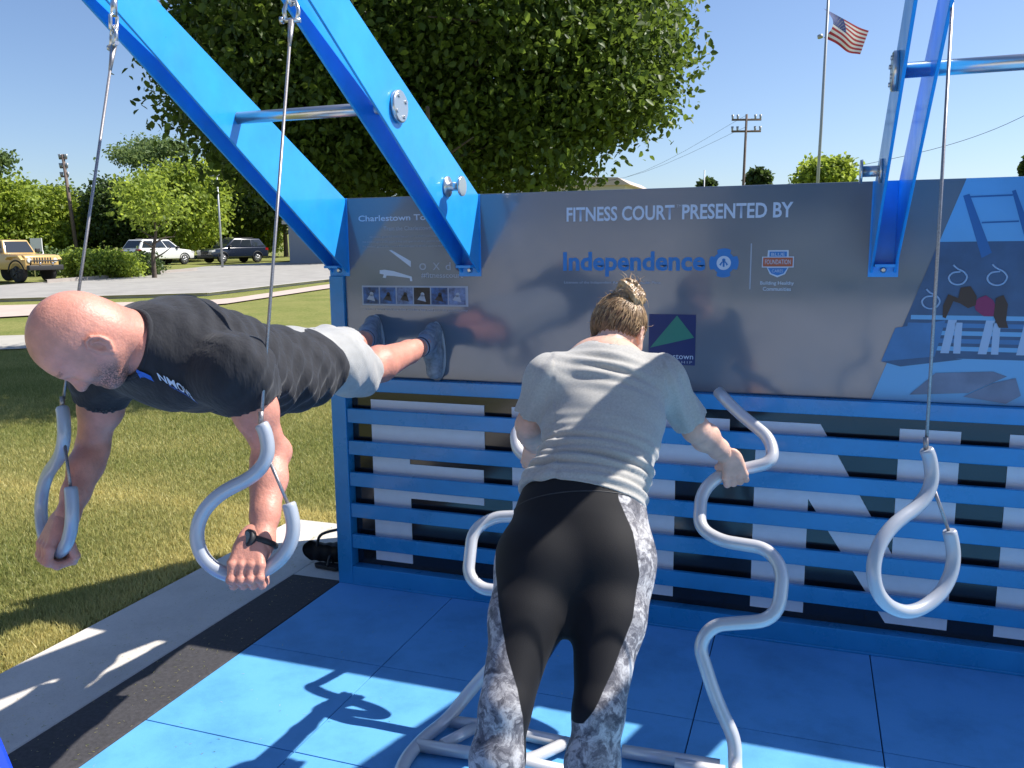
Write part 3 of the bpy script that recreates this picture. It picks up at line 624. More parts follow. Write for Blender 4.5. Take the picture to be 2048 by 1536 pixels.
# ------------------------------------------------------------------ vehicles
M['paint_white'] = mat('white_car_paint', (.72, .72, .70), .25, coat=.8); M['paint_dark'] = mat('dark_blue_car_paint', (.012, .018, .035), .2, coat=.9)
M['paint_tan'] = mat('tan_car_paint', (.55, .36, .13), .3, coat=.6); M['glass'] = mat('dark_glass', (.02, .026, .034), .06, spec=.8); M['tyre'] = mat('tyre_rubber', (.014, .014, .015), .8)
M['rim'] = mat('alloy_rim', (.45, .45, .46), .3, metal=.7); M['trim'] = mat('black_plastic_trim', (.02, .02, .022), .6); M['lamp_r'] = mat('red_lamp_lens', (.30, .012, .012), .2); M['lamp_w'] = mat('clear_lamp_lens', (.6, .6, .58), .12, spec=.8)
M['chrome'] = mat('chrome', (.6, .6, .62), .15, metal=1)
def vehicle(name, label, u, d, heading, prof, roof, W_, paint, wheels, wr, rim='rim', glassm='glass', extra=None, group=None, cat='car'):
    b = D_(u, d); rot = Matrix.Rotation(math.radians(heading), 4, 'Z'); T_ = Matrix.Translation(b) @ rot
    e = bpy.data.objects.new(name, None); COL.objects.link(e); e.matrix_world = T_; tag(e, label, cat, group)
    def part(mb, nm, m, par=None, bev=0):
        o = link_mesh(nm, mb.mesh(nm), m)
        if bev:
            q = o.modifiers.new('bevel', 'BEVEL'); q.width = bev; q.segments = 3; q.limit_method = 'ANGLE'; q.angle_limit = math.radians(25); o.data.shade_smooth()
        o.parent = par or e; return o
    hw = W_/2
    # lower body: profile lofted across the width with tumblehome
    mb = MB(); n = len(prof); ys_ = [(-hw, .0), (-hw*.97, .03), (hw*.97, .03), (hw, .0)]
    mb.prism(prof, lambda a, b, t: (a, t, b), -hw, hw); body = part(mb, 'body', paint, bev=.07)
    # cabin tapers towards the roof
    mb = MB(); lo = roof[0]; hi = roof[1]  # (x0,x1,z)
    q = [(lo[0], -hw*.95, lo[2]), (lo[1], -hw*.95, lo[2]), (lo[1], hw*.95, lo[2]), (lo[0], hw*.95, lo[2]), (hi[0], -hw*.74, hi[2]), (hi[1], -hw*.74, hi[2]), (hi[1], hw*.74, hi[2]), (hi[0], hw*.74, hi[2])]
    mb.add(q, [(0, 3, 2, 1), (4, 5, 6, 7), (0, 1, 5, 4), (1, 2, 6, 5), (2, 3, 7, 6), (3, 0, 4, 7)]); part(mb, 'roof', paint, bev=.05)
    # windows: panes standing a little proud of the cabin
    def lerp3(a, b, t): return Vector(a).lerp(Vector(b), t)
    for s in (0, 1):
        A0, A1, B1, B0 = (q[0], q[1], q[5], q[4]) if s == 0 else (q[3], q[2], q[6], q[7])
        o_ = Vector((0, -.012 if s == 0 else .012, 0)); cuts = [(.05, .34), (.37, .66), (.69, .95)]
        for c0, c1 in cuts:
            mb = MB(); P = [lerp3(lerp3(A0, A1, c0), lerp3(B0, B1, c0), .12)+o_, lerp3(lerp3(A0, A1, c1), lerp3(B0, B1, c1), .12)+o_, lerp3(lerp3(A0, A1, c1), lerp3(B0, B1, c1), .86)+o_, lerp3(lerp3(A0, A1, c0), lerp3(B0, B1, c0), .86)+o_]
            mb.add(P, [(0, 1, 2, 3)]); part(mb, 'window', M[glassm])
    for nm, (A0, A1, B1, B0), dx in (('windscreen', (q[1], q[2], q[6], q[5]), .012), ('rear_window', (q[0], q[3], q[7], q[4]), -.012)):
        mb = MB(); P = [lerp3(lerp3(A0, A1, t), lerp3(B0, B1, t), z_)+Vector((dx, 0, .006)) for t, z_ in ((.07, .1), (.93, .1), (.93, .88), (.07, .88))]
        mb.add(P, [(0, 1, 2, 3)]); part(mb, nm, M[glassm])
    for x in wheels:
        for s in (-1, 1):
            y = s*(hw-.11); w = bpy.data.objects.new('wheel', None); COL.objects.link(w); w.parent = e
            mb = MB(); mb.tube([(x, y-.11, wr), (x, y-.09, wr), (x, y+.09, wr), (x, y+.11, wr)], [wr*.9, wr, wr, wr*.9], 24); part(mb, 'tyre', M['tyre'], w)
            mb = MB(); yo = y+s*.112; mb.tube([(x, yo-.004*s, wr), (x, yo, wr)], [wr*.64, wr*.60], 20); mb.tube([(x, yo, wr), (x, yo+s*.02, wr)], wr*.16, 10)
            for k in range(5):
                a = k*2*math.pi/5; mb.tube([(x, yo+s*.012, wr), (x+wr*.58*math.cos(a), yo+s*.004, wr+wr*.58*math.sin(a))], wr*.09, 6)
            part(mb, 'rim', M[rim], w)
            mb = MB(); arc = [(x+(wr+.06)*math.cos(a), s*(hw+.004), wr+(wr+.06)*math.sin(a)) for a in [math.pi*k/14 for k in range(15)]]
            mb.tube(arc, .035, 6); part(mb, 'wheel_arch', M['trim'])
    if extra: extra(e, part, hw)
    return e
suv = [(-2.25, .38), (2.2, .38), (2.28, .55), (2.25, .85), (1.95, .98), (1.1, 1.06), (-2.05, 1.10), (-2.28, 1.0), (-2.32, .6)]
def suv_extra(e, part, hw):
    mb = MB(); mb.box((-2.34, -hw*.95, .36), (-2.22, hw*.95, .60)); part(mb, 'rear_bumper', M['trim'], bev=.03)
    mb = MB(); mb.box((2.14, -hw*.95, .34), (2.30, hw*.95, .52)); part(mb, 'front_bumper', M['trim'], bev=.03)
    mb = MB(); mb.box((2.24, -hw*.45, .62), (2.29, hw*.45, .82)); part(mb, 'grille', M['trim'], bev=.01)
    for s in (-1, 1):
        mb = MB(); mb.prism([(2.0, .80), (2.27, .74), (2.27, .86), (2.0, .93)], lambda a, b, t: (a, t, b), s*hw*.62, s*(hw+.006)); part(mb, 'headlight', M['lamp_w'])
        mb = MB(); mb.prism([(-2.315, .86), (-2.05, .90), (-2.1, 1.05), (-2.29, 1.03)], lambda a, b, t: (a, t, b), s*hw*.66, s*(hw+.006)); part(mb, 'tail_light', M['lamp_r'])
        mb = MB(); mb.box((.75, s*(hw+.02)-.09, 1.08), (.92, s*(hw+.02)+.09, 1.22)); part(mb, 'mirror', M['trim'], bev=.03)
        mb = MB(); mb.tube([(-1.3, s*hw*.66, 1.70), (-1.2, s*hw*.66, 1.745), (.2, s*hw*.66, 1.735), (.3, s*hw*.66, 1.69)], .02, 6); part(mb, 'roof_rail', M['trim'])
    mb = MB(); mb.box((-2.345, -.26, .74), (-2.325, .26, .86)); part(mb, 'number_plate', M['lamp_w'])
vehicle('parked_car', 'white sport utility car parked with its dark rear window towards the shrubs', 316, 57.5, 82, suv, ((-2.2, 1.15, 1.06), (-1.75, .35, 1.68)), 1.84, M['paint_white'], (-1.38, 1.42), .36, extra=suv_extra, group='cars parked across the road')
vehicle('parked_car', 'dark blue sport utility car parked facing left beyond the road', 466, 60, 251, suv, ((-2.2, 1.15, 1.06), (-1.75, .35, 1.68)), 1.84, M['paint_dark'], (-1.38, 1.42), .36, extra=suv_extra, group='cars parked across the road')
jp = [(-1.9, .55), (1.85, .55), (1.95, .62), (1.95, 1.10), (1.85, 1.18), (.55, 1.24), (-1.95, 1.24), (-1.95, .62)]
def jeep_extra(e, part, hw):
    mb = MB(); mb.box((2.02, -hw*1.02, .52), (2.22, hw*1.02, .74)); part(mb, 'front_bumper', M['trim'], bev=.03)
    mb = MB(); mb.box((1.952, -.52, .78), (1.975, .52, 1.10)); g_ = part(mb, 'grille', M['paint_tan'], bev=.01)
    for k in range(7):
        mb = MB(); mb.box((1.976, -.42+.13*k, .82), (1.984, -.36+.13*k, 1.06)); part(mb, 'grille_slot', M['trim'], g_)
    for s in (-1, 1):
        mb = MB(); mb.tube([(1.95, s*.62, .95), (1.99, s*.62, .95)], .10, 16); part(mb, 'headlight', M['lamp_w'])
        mb = MB(); mb.prism([(.9, 1.0), (1.05, 1.16), (1.75, 1.16), (1.95, .98), (1.9, .94), (1.7, 1.08), (1.1, 1.08), (.96, .96)], lambda a, b, t: (a, t, b), s*hw*.98, s*(hw+.18)); part(mb, 'fender', M['paint_tan'], bev=.02)
        mb = MB(); mb.box((.45, s*(hw+.10)-.10, 1.28), (.55, s*(hw+.10)+.10, 1.46)); part(mb, 'mirror', M['trim'], bev=.02)
        mb = MB(); mb.tube([(2.2, s*.3, .76), (2.22, s*.3, .86)], .055, 10); part(mb, 'fog_lamp', M['chrome'])
    mb = MB(); mb.tube([(2.12, -.7, .74), (2.16, -.7, .92), (2.16, .7, .92), (2.12, .7, .74)], .03, 8); part(mb, 'bull_bar', M['trim'])
vehicle('off_road_vehicle', 'tan boxy off-road vehicle with black bumper and big tyres cut by the left edge', 22, 37.6, -5, jp, ((-1.95, .62, 1.22), (-1.88, .30, 1.84)), 1.62, M['paint_tan'], (-1.3, 1.35), .44, rim='trim', extra=jeep_extra, cat='off-road vehicle')
# pale parcel of a sign board behind the off-road vehicle
b = D_(76, 42); e = empty('notice_board', b, 'small white board on two posts just behind the tan vehicle', 'sign')
mb = MB(); mb.box((b[0]-.45, b[1]-.02, b[2]+1.25), (b[0]+.3, b[1]+.02, b[2]+1.9)); mb.build('board', M['paint_white'], e)
for s in (-.4, .25):
    mb = MB(); mb.cyl((b[0]+s, b[1]+.05, b[2]), (b[0]+s, b[1]+.05, b[2]+1.3), .03, 8); mb.build('post', M['steel'], e)
# ------------------------------------------------------------------ poles, flag, buildings
M['wood'] = mat('weathered_pole_wood', (.16, .12, .10), .9, var=.2, vscale=5); M['polegrey'] = mat('grey_pole', (.36, .38, .40), .5, metal=.3)
def upole(u, d, vtop, label, arms, w, lean=(0, 0), r=.14, group=None):
    b = D_(u, d); k = d/1694.98; H = (496-vtop)*k+1.687-b[2]; e = empty('utility_pole', b, label, 'utility pole', group)
    top = Vector((b[0]+lean[0], b[1]+lean[1], b[2]+H)); B = Vector(b); mb = MB(); mb.tube([B-Vector((0, 0, .2)), top], [r, r*.7], 10); mb.build('pole', M['wood'], e)
    X = Vector((.943, .333, 0))
    for t in arms:
        c = top-Vector((0, 0, t)); mb = MB(); mb.tube([c-X*w, c+X*w], .07, 6); arm = mb.build('crossarm', M['wood'], e)
        for q in (-.95, -.6, .6, .95):
            mb = MB(); p_ = c+X*w*q; mb.tube([p_, p_+Vector((0, 0, .32))], [.05, .09], 8); i_ = mb.build('insulator', M['polegrey'], None); i_.parent = arm; i_.matrix_parent_inverse = Matrix.Identity(4)
    return top
tp = upole(1480, 58, 243, 'tall wooden utility pole with two crossarms right of the big tree', (.35, 1.1), .98, lean=(.15, 0), r=.11)
upole(155, 64, 305, 'leaning utility pole with short side arms above the left trees', (.3, .95, 1.6), .28, lean=(-.6, 0), r=.16)
def thinpole(name, u, d, vtop, r, label, cat, head=None, lean=(0, 0)):
    b = D_(u, d); k = d/1694.98; H = (496-vtop)*k+1.687-b[2]; e = empty(name, b, label, cat)
    mb = MB(); mb.tube([Vector(b), Vector((b[0]+lean[0], b[1]+lean[1], b[2]+H))], [r, r*.7], 8); mb.build('pole', M['polegrey'], e)
    if head:
        mb = MB(); mb.box((b[0]+lean[0]-.55, b[1]+lean[1]-.15, b[2]+H-.06), (b[0]+lean[0]+.1, b[1]+lean[1]+.15, b[2]+H+.10)); mb.build('lamp_head', M['polegrey'], e)
    return e, b, H
thinpole('light_pole', 443, 52, 348, .07, 'slim grey car park light pole above the dark car', 'light pole', head=1)
thinpole('short_pole', 1405, 60, 348, .06, 'short thin pole beside the low far treetop', 'pole')
thinpole('white_vent_pipe', 1043, 30, 366, .22, 'pale stubby pipe peeking over the sign panel below the big tree', 'pipe')
# flagpole with flag
fb = D_(1626, 44); k = 44/1694.98; e = empty('flagpole', fb, 'tall grey flagpole right of the utility pole', 'flagpole')
mb = MB(); mb.tube([Vector(fb), Vector((fb[0]+.12, fb[1], fb[2]+7)), Vector((fb[0]+.2, fb[1], (496+60)*k+1.687))], [.085, .075, .06], 10); mb.build('pole', M['polegrey'], e)
mb = MB(); mb.tube([(2.049,45.367,12.451), (2.080,45.351,12.296)], .14, 8); mb.build('truck_clip', M['polegrey'], e)
fl = bpy.data.objects.new('flag', None); COL.objects.link(fl); fl.location = (2.139,45.616,13.731); tag(fl, 'stars and stripes flag flying in the wind from the grey flagpole', 'flag')
def flagpt(s, t):
    # s along the fly 0..1, t down the hoist 0..1
    c00 = Vector((2.161,45.637,13.807)); c10 = Vector((4.497,46.923,12.728)); c01 = Vector((2.251,45.412,12.295)); c11 = Vector((4.056,46.552,11.460))
    p_ = c00.lerp(c10, s).lerp(c01.lerp(c11, s), t); pull = math.sin(math.pi*t)*(1-s)**1.5*.50
    w = math.sin(s*8.5+t*1.6)*.10*(.3+s); q = Vector((.943, .333, 0))*pull+Vector((-.33, .94, 0))*w+Vector((0, 0, math.sin(s*7+.6)*.07*(.3+s)))
    return p_+q
fm = [mat('flag_red', (.42, .03, .035), .8), mat('flag_white', (.72, .70, .66), .8), mat('flag_blue', (.015, .04, .18), .8)]
mb = MB(); NS = 26
for r_ in range(13):
    for i in range(NS):
        s0, s1 = i/NS, (i+1)/NS
        for hh in range(2):
            t0, t1 = (r_+hh*.5)/13, (r_+hh*.5+.5)/13; mi = 0 if r_ % 2 == 0 else 1
            if r_ < 7 and s0 < .395: mi = 2
            mb.add([flagpt(s0, t0), flagpt(s1, t0), flagpt(s1, t1), flagpt(s0, t1)], [(0, 1, 2, 3)], mi, True)
o = mb.build('cloth', fm, None); o.parent = fl; o.matrix_parent_inverse = Matrix.Translation(-fl.location)
st = MB()
for r_ in range(9):
    for c_ in range(6 if r_ % 2 == 0 else 5):
        s = (.035+.066*c_+(.033 if r_ % 2 else 0)); t = .05+.0555*r_; P0 = flagpt(s, t)
        for sg in (-.012, .012):
            st.add([P0+Vector((.943*a*.028, .333*a*.028+sg, b*.028)) for a, b in ((0, 1), (.25, .3), (.95, .3), (.4, -.15), (.6, -.85), (0, -.4), (-.6, -.85), (-.4, -.15), (-.95, .3), (-.25, .3))], [tuple(range(10))])
o = st.build('stars', fm[1], None); o.parent = fl; o.matrix_parent_inverse = Matrix.Translation(-fl.location)
# wires
mb = MB(); a = Vector(tp); 
for dz in (-.35, -1.1):
    mb.tube(spline([a+Vector((0, 0, dz+.3)), Vector((-13.809,72.262,7.753)), Vector((-28.618,88.646,8.540))], 6), .010, 4)
tag(mb.build('power_lines', M['trim']), 'thin dark power lines running left from the utility pole to the tree', 'power line')
mb = MB(); mb.tube(spline([(12.346,41.822,8.110), (10.049,42.972,7.010), (7.695,46.350,6.499), (4.033,51.447,6.183)], 6), .012, 4)
tag(mb.build('overhead_cable', M['trim']), 'single faint cable crossing the sky behind the right hand beam', 'cable')
# far houses
M['wallgrey'] = mat('grey_siding', (.30, .32, .36), .8); M['wallpale'] = mat('pale_stucco', (.58, .54, .48), .85); M['rooftan'] = mat('tan_roof', (.55, .45, .38), .8)
b = D_(650, 60); e = empty('grey_building', b, 'low grey building behind the bare trunk under the left beam', 'building')
mb = MB(); mb.box((b[0]-1.6, b[1]-2, b[2]-.5), (b[0]+9, b[1]+6, b[2]+2.6)); mb.build('wall', M['wallgrey'], e)
mb = MB(); mb.box((b[0]-1.9, b[1]-2.3, b[2]+2.6), (b[0]+9.3, b[1]+6.3, b[2]+2.85)); mb.build('roof', M['wallpale'], e)
b = D_(1170, 85); e = empty('pale_building', b, 'pale low building with a tan roof line just above the sign panel', 'building')
mb = MB(); mb.box((b[0]-5.6, b[1]-3, b[2]), (b[0]+4.6, b[1]+8, b[2]+6.0)); mb.build('wall', M['wallpale'], e)
mb = MB(); mb.prism([(-6.2, 6.0), (5.2, 6.0), (4.0, 6.7), (-3.0, 7.0)], lambda p_, q_, t: (b[0]+p_, t, b[2]+q_), b[1]-3.4, b[1]+8.4); mb.build('roof', M['rooftan'], e)
# what stands across the court behind the viewer (seen only in the glossy panel)
e = empty('stone_pavilion', (-3, -26, 0), 'beige flat roofed pavilion mirrored softly in the glossy sign panel', 'building')
mb = MB(); mb.box((-9, -30, 0), (-1.5, -24, 3.6)); mb.build('wall', M['wallpale'], e); mb = MB(); mb.box((-9.5, -30.5, 3.6), (-1.0, -23.5, 3.9)); mb.build('roof', M['rooftan'], e)
rr = random.Random(5)
for k in range(7):
    x = -26+8.2*k; y = -31+rr.uniform(-3, 3)
    lobes = [((x, y, 6.5), (4.6, 3.5, 4.2))]+[((x+rr.uniform(-3, 3), y+rr.uniform(-2, 2), rr.uniform(3, 10)), (2, 2, 1.5)) for _ in range(6)]
    make_tree('shade_tree', ['leftmost', 'second from left', 'third from left', 'middle', 'fifth from left', 'sixth from left', 'rightmost'][k]+' shade tree of the row mirrored in the sign panel', (x, y, 0), 11, lobes, 4500, .75, M['leafC'], .25, 60+k, 'shade trees behind the viewer', clump=.7)

# ------------------------------------------------------------------ turf blades near the court
def turf():
    r = np.random.default_rng(3); n = 520000
    d = 3.3+14*r.random(n)**1.15; a = math.radians(19.46)+np.arctan((1024-np.where(r.random(n) < .5, r.uniform(-60, 720, n), r.uniform(-1100, 900, n)))/1694.98)
    x = 2.227-np.sin(a)*d; y = -3.665+np.cos(a)*d
    ok = ~((x > -.86) & (y < .81)); x = x[ok]; y = y[ok]; n = len(x)
    z = np.array([terr(p_, q_) for p_, q_ in zip(x, y)])-.036
    th = r.random(n)*6.283; h = .022+.026*r.random(n); w = .0035+.003*r.random(n); ln = r.normal(size=(n, 2))*.016
    V = np.zeros((n, 3, 3)); V[:, 0] = np.stack([x-np.cos(th)*w, y-np.sin(th)*w, z], 1); V[:, 1] = np.stack([x+np.cos(th)*w, y+np.sin(th)*w, z], 1)
    V[:, 2] = np.stack([x+ln[:, 0], y+ln[:, 1], z+h], 1)
    F = np.arange(n*3).reshape(-1, 3)
    patch = .5+.5*np.sin(x*2.1+1.3*np.sin(y*1.7))*np.sin(y*1.9+1.1*np.sin(x*1.3)); edge = np.exp(-np.abs(x+.95)/.3)*(y < 1)+np.exp(-np.abs(y-.9)/.25)
    t = np.clip(.25+.45*patch*r.random(n)+.3*(r.random(n) > .72)+.4*edge, 0, 1)
    me = np_mesh('grass_blades', V.reshape(-1, 3), F, np.repeat(t, 3)); 
    M['blade'] = leaf_mat('grass_blade', (.09, .15, .025), (.56, .50, .20), .4); o = link_mesh('grass_blades', me, M['blade']); tag(o, 'short mown grass with dry straw coloured patches beside the court', 'grass', kind='stuff')
turf()
def clippings():
    r = np.random.default_rng(8); n = 1500; k = r.random(n)
    x = np.where(k < .55, -.32-np.abs(r.normal(size=n))*.20, np.where(k < .8, -.29+.28*r.random(n), .02+np.abs(r.normal(size=n))*.9)); y = -2.6+3.3*r.random(n); x = np.where((y > -.07) & (x > -.3), -.5, x)
    z = np.where(x < -.295, -.0025, .0015); th = r.random(n)*6.28; L = .004+.012*r.random(n); w = .0006+.0011*r.random(n)
    dx = np.cos(th); dy = np.sin(th); V = np.zeros((n, 3, 3)); V[:, 0] = np.stack([x-dy*w, y+dx*w, z], 1); V[:, 1] = np.stack([x+dy*w, y-dx*w, z], 1); V[:, 2] = np.stack([x+dx*L, y+dy*L, z+.003*r.random(n)], 1)
    me = np_mesh('grass_clippings', V.reshape(-1, 3), np.arange(n*3).reshape(-1, 3), np.repeat(r.random(n), 3)); tag(link_mesh('grass_clippings', me, M['blade']), 'fine dry grass clippings strewn over the concrete and the rubber border', 'grass clippings', kind='stuff')
clippings()

# ------------------------------------------------------------------ smooth bodies: distance fields meshed with surface nets
class Field:
    def __init__(s, lo, hi, h):
        s.h = h; s.lo = np.array(lo, float); s.n = np.ceil((np.array(hi)-s.lo)/h).astype(int)+1; s.v = np.full(s.n, .5, np.float32)
        s.ax = [s.lo[i]+h*np.arange(s.n[i]) for i in range(3)]
    def sub(s, lo, hi):
        a = np.clip(np.floor((np.array(lo)-s.lo)/s.h).astype(int), 0, s.n-1); b = np.clip(np.ceil((np.array(hi)-s.lo)/s.h).astype(int)+1, 1, s.n)
        if np.any(b <= a): return None
        sl_ = tuple(slice(a[i], b[i]) for i in range(3))
        P = np.stack(np.meshgrid(s.ax[0][sl_[0]], s.ax[1][sl_[1]], s.ax[2][sl_[2]], indexing='ij'), -1)
        return sl_, P
    def op(s, prim, k=.02, mode='add'):
        f, lo, hi = prim; m = k+3*s.h
        q = s.sub(np.array(lo)-m, np.array(hi)+m)
        if q is None: return s
        sl_, P = q; d = f(P).astype(np.float32); a = s.v[sl_]
        if mode == 'add':
            hh = np.maximum(k-np.abs(a-d), 0)/k; s.v[sl_] = np.minimum(a, d)-hh*hh*k*.25
        else:
            d = -d; hh = np.maximum(k-np.abs(a-d), 0)/k; s.v[sl_] = np.maximum(a, d)+hh*hh*k*.25
        return s
    def cut(s, prim, k=.006): return s.op(prim, k, 'cut')
    def plane(s, p, n):
        # remove everything on the side n points to
        n = np.array(n, float); n /= np.linalg.norm(n); p = np.array(p, float)
        d = (s.ax[0][:, None, None]-p[0])*n[0]+(s.ax[1][None, :, None]-p[1])*n[1]+(s.ax[2][None, None, :]-p[2])*n[2]
        s.v = np.maximum(s.v, d.astype(np.float32)); return s
    def sample(s, P):
        q = (np.asarray(P)-s.lo)/s.h; i = np.clip(np.floor(q).astype(int), 0, s.n-2); f = q-i; r = 0
        for dx in (0, 1):
            for dy in (0, 1):
                for dz in (0, 1):
                    w = (f[:, 0] if dx else 1-f[:, 0])*(f[:, 1] if dy else 1-f[:, 1])*(f[:, 2] if dz else 1-f[:, 2]); r = r+w*s.v[i[:, 0]+dx, i[:, 1]+dy, i[:, 2]+dz]
        return r
    def grad(s, P):
        e = s.h; g = np.stack([s.sample(P+np.eye(3)[i]*e)-s.sample(P-np.eye(3)[i]*e) for i in range(3)], 1); return g/(np.linalg.norm(g, axis=1)[:, None]+1e-9)
    def net(s):
        v = s.v; n = s.n; ins = v < 0
        c = np.zeros(n-1, int)
        for dx in (0, 1):
            for dy in (0, 1):
                for dz in (0, 1): c += ins[dx:n[0]-1+dx, dy:n[1]-1+dy, dz:n[2]-1+dz]
        act = (c > 0) & (c < 8); idx = -np.ones(n-1, int); cells = np.argwhere(act); idx[act] = np.arange(len(cells))
        acc = np.zeros((len(cells), 3)); cnt = np.zeros(len(cells)); corners = [(a, b, c_) for a in (0, 1) for b in (0, 1) for c_ in (0, 1)]
        for a in corners:
            for ax in range(3):
                if a[ax]: continue
                b = list(a); b[ax] = 1
                va = v[cells[:, 0]+a[0], cells[:, 1]+a[1], cells[:, 2]+a[2]]; vb = v[cells[:, 0]+b[0], cells[:, 1]+b[1], cells[:, 2]+b[2]]
                m = (va < 0) != (vb < 0); t = np.where(m, va/(va-vb+1e-12), 0); p_ = np.tile(np.array(a, float), (len(cells), 1)); p_[:, ax] += t
                acc[m] += p_[m]; cnt[m] += 1
        V = s.lo+s.h*(cells+acc/cnt[:, None]); Q = []
        for ax in range(3):
            o1, o2 = (ax+1) % 3, (ax+2) % 3
            A_ = [slice(0, n[i]) for i in range(3)]; B_ = list(A_); A_[ax] = slice(0, n[ax]-1); B_[ax] = slice(1, n[ax])
            e = np.argwhere(ins[tuple(A_)] != ins[tuple(B_)]); e = e[(e[:, o1] > 0) & (e[:, o2] > 0) & (e[:, o1] < n[o1]-1) & (e[:, o2] < n[o2]-1)]
            flip = ins[e[:, 0], e[:, 1], e[:, 2]]
            def cell(d1, d2):
                q = e.copy(); q[:, o1] -= d1; q[:, o2] -= d2; return idx[q[:, 0], q[:, 1], q[:, 2]]
            q = np.stack([cell(1, 1), cell(0, 1), cell(0, 0), cell(1, 0)], 1); q[~flip] = q[~flip][:, ::-1]; Q.append(q)
        return V, np.concatenate(Q)
def vec(a): return np.array(a, float)
def cone(a, b, ra, rb, ax=None, sq=1.0):
    # rounded tapered limb; cross-section squashed by sq along ax
    a = vec(a); b = vec(b); d = b-a; L2 = d@d+1e-12; w = None if ax is None else vec(ax)/np.linalg.norm(ax); R_ = max(ra, rb)
    def f(P):
        t = np.clip(((P-a)@d)/L2, 0, 1); q = P-a-t[..., None]*d; r = ra+(rb-ra)*t
        if w is not None:
            c = q@w; q = q+(c*(1/sq-1))[..., None]*w; return (np.sqrt((q*q).sum(-1))-r)*(.5+.5*sq)
        return np.sqrt((q*q).sum(-1))-r
    return f, np.minimum(a, b)-R_, np.maximum(a, b)+R_
def ell(c, rad, R_=None):
    c = vec(c); rad = vec(rad); R_ = np.eye(3) if R_ is None else np.array(R_, float)  # rows: local axes in world
    def f(P):
        q = (P-c)@R_.T; k0 = np.sqrt(((q/rad)**2).sum(-1)); k1 = np.sqrt(((q/rad**2)**2).sum(-1))+1e-9; return k0*(k0-1)/k1
    m = rad.max(); return f, c-m, c+m
def frame(z, x):
    # rows x,y,z ; z kept, x made square
    z = vec(z)/np.linalg.norm(z); x = vec(x); x = x-z*(x@z); x /= np.linalg.norm(x); y = np.cross(z, x); return np.array([x, y, z])
def chain(F_, pts, rad, k=.015, ax=None, sq=1.0):
    for i in range(len(pts)-1): F_.op(cone(pts[i], pts[i+1], rad[i], rad[i+1], ax, sq), k)
def sdf_obj(name, F_, m, par, disp=None, relax=1):
    V, Q = F_.net()
    if relax:
        E = np.concatenate([Q[:, [0, 1]], Q[:, [1, 2]], Q[:, [2, 3]], Q[:, [3, 0]]])
        for _ in range(relax):
            S_ = np.zeros_like(V); c = np.zeros(len(V)); np.add.at(S_, E[:, 0], V[E[:, 1]]); np.add.at(S_, E[:, 1], V[E[:, 0]]); np.add.at(c, E[:, 0], 1); np.add.at(c, E[:, 1], 1)
            V = .5*V+.5*S_/np.maximum(c, 1)[:, None]
    if disp is not None: V = V+F_.grad(V)*disp(V)[:, None]
    me = np_mesh(name, V, Q[:, ::-1] if False else Q); o = link_mesh(name, me, m, smooth=True); kid(o, par); return o, V, Q
def join_meshes(name, parts, m, par):
    off = 0; Vs = []; Qs = []
    for V, Q in parts: Vs.append(V); Qs.append(Q+off); off += len(V)
    me = np_mesh(name, np.concatenate(Vs), np.concatenate(Qs)); o = link_mesh(name, me, m, smooth=True); kid(o, par); return o
def wav(V, d, f, ph=0): d = vec(d); return np.sin((V@d)*f+ph)
def noise3(V, f, seed=0):
    r = np.random.default_rng(seed); o = 0
    for i in range(5):
        d = r.normal(size=3); d /= np.linalg.norm(d); o = o+np.sin(V@d*f*(.7+.6*r.random())+r.random()*6.28+1.7*np.sin(V@np.roll(d, 1)*f*.6+i))
    return o/5
def hand(c, bar, dors, up, s=1.0, rb=.0175, side=1, h=.0022, mirror=False):
    """closed hand round a bar. c centre of the bar under the palm, bar: direction of the bar, dors: where the back of the hand looks,
    up: from the bar towards the wrist; side: which way along the bar the thumb lies"""
    X = vec(bar)/np.linalg.norm(bar)*side; Z = vec(up)-X*(vec(up)@X); Z /= np.linalg.norm(Z); Y = np.cross(Z, X); Y = Y if Y@vec(dors) > 0 else -Y
    c = vec(c); T = lambda x, y, z: c+(X*x+Y*y+Z*z)*s
    F_ = Field(c-.125*s, c+.125*s, h)
    o = rb/s+.011
    # metacarpals: four rays from the wrist to the knuckles, webbed
    xs_ = [.034, .0115, -.0115, -.033]; ln_ = [1.0, 1.06, 1.0, .84]
    for x, l in zip(xs_, ln_):
        F_.op(cone(T(x*.55, o*.62, .078), T(x, o+.004, .014), .0155*s, .0118*s), .012)
    F_.op(cone(T(.0, o*.45, .092), T(0, o*.5, .048), .030*s, .037*s, Y, .50), .02)
    F_.op(cone(T(.028, o*.1, .060), T(.030, o*.0, .030), .017*s, .014*s), .014)
    for k, (x, l) in enumerate(zip(xs_, ln_)):
        r = [.0112, .0104, .0095, .0085][0 if k < 3 else 0]*s*(.88 if k == 3 else 1); xo = x*1.03
        p0 = T(x, o+.004, .012); p1 = T(xo, o*1.0, -.021*l); p2 = T(xo, o*.12, -o*1.05); p3 = T(xo*.98, -o*.85, -o*.62); p4 = T(xo*.97, -o*.95, -.002)
        G_ = [cone(p0, p1, r*1.06, r), cone(p1, p2, r, r*.93), cone(p2, p3, r*.93, r*.84), cone(p3, p4, r*.84, r*.7), ell(p0, (r*1.18,)*3), ell(p1, (r*1.10,)*3)]
        for g_ in G_: F_.op(g_, .0045 if g_ is not G_[0] else .006)
    # thumb leaves the side of the palm and closes over the fingers' tips
    t0 = T(.030, o*.15, .058); t1 = T(.050, -o*.35, .028); t2 = T(.046, -o*1.08, .002); t3 = T(.030, -o*1.30, -.018)
    F_.op(cone(t0, t1, .0155*s, .0128*s), .012); F_.op(cone(t1, t2, .0125*s, .0112*s), .005); F_.op(cone(t2, t3, .0112*s, .0088*s), .005)
    V, Q = F_.net(); return V, Q, T(0, o*.45, .105)

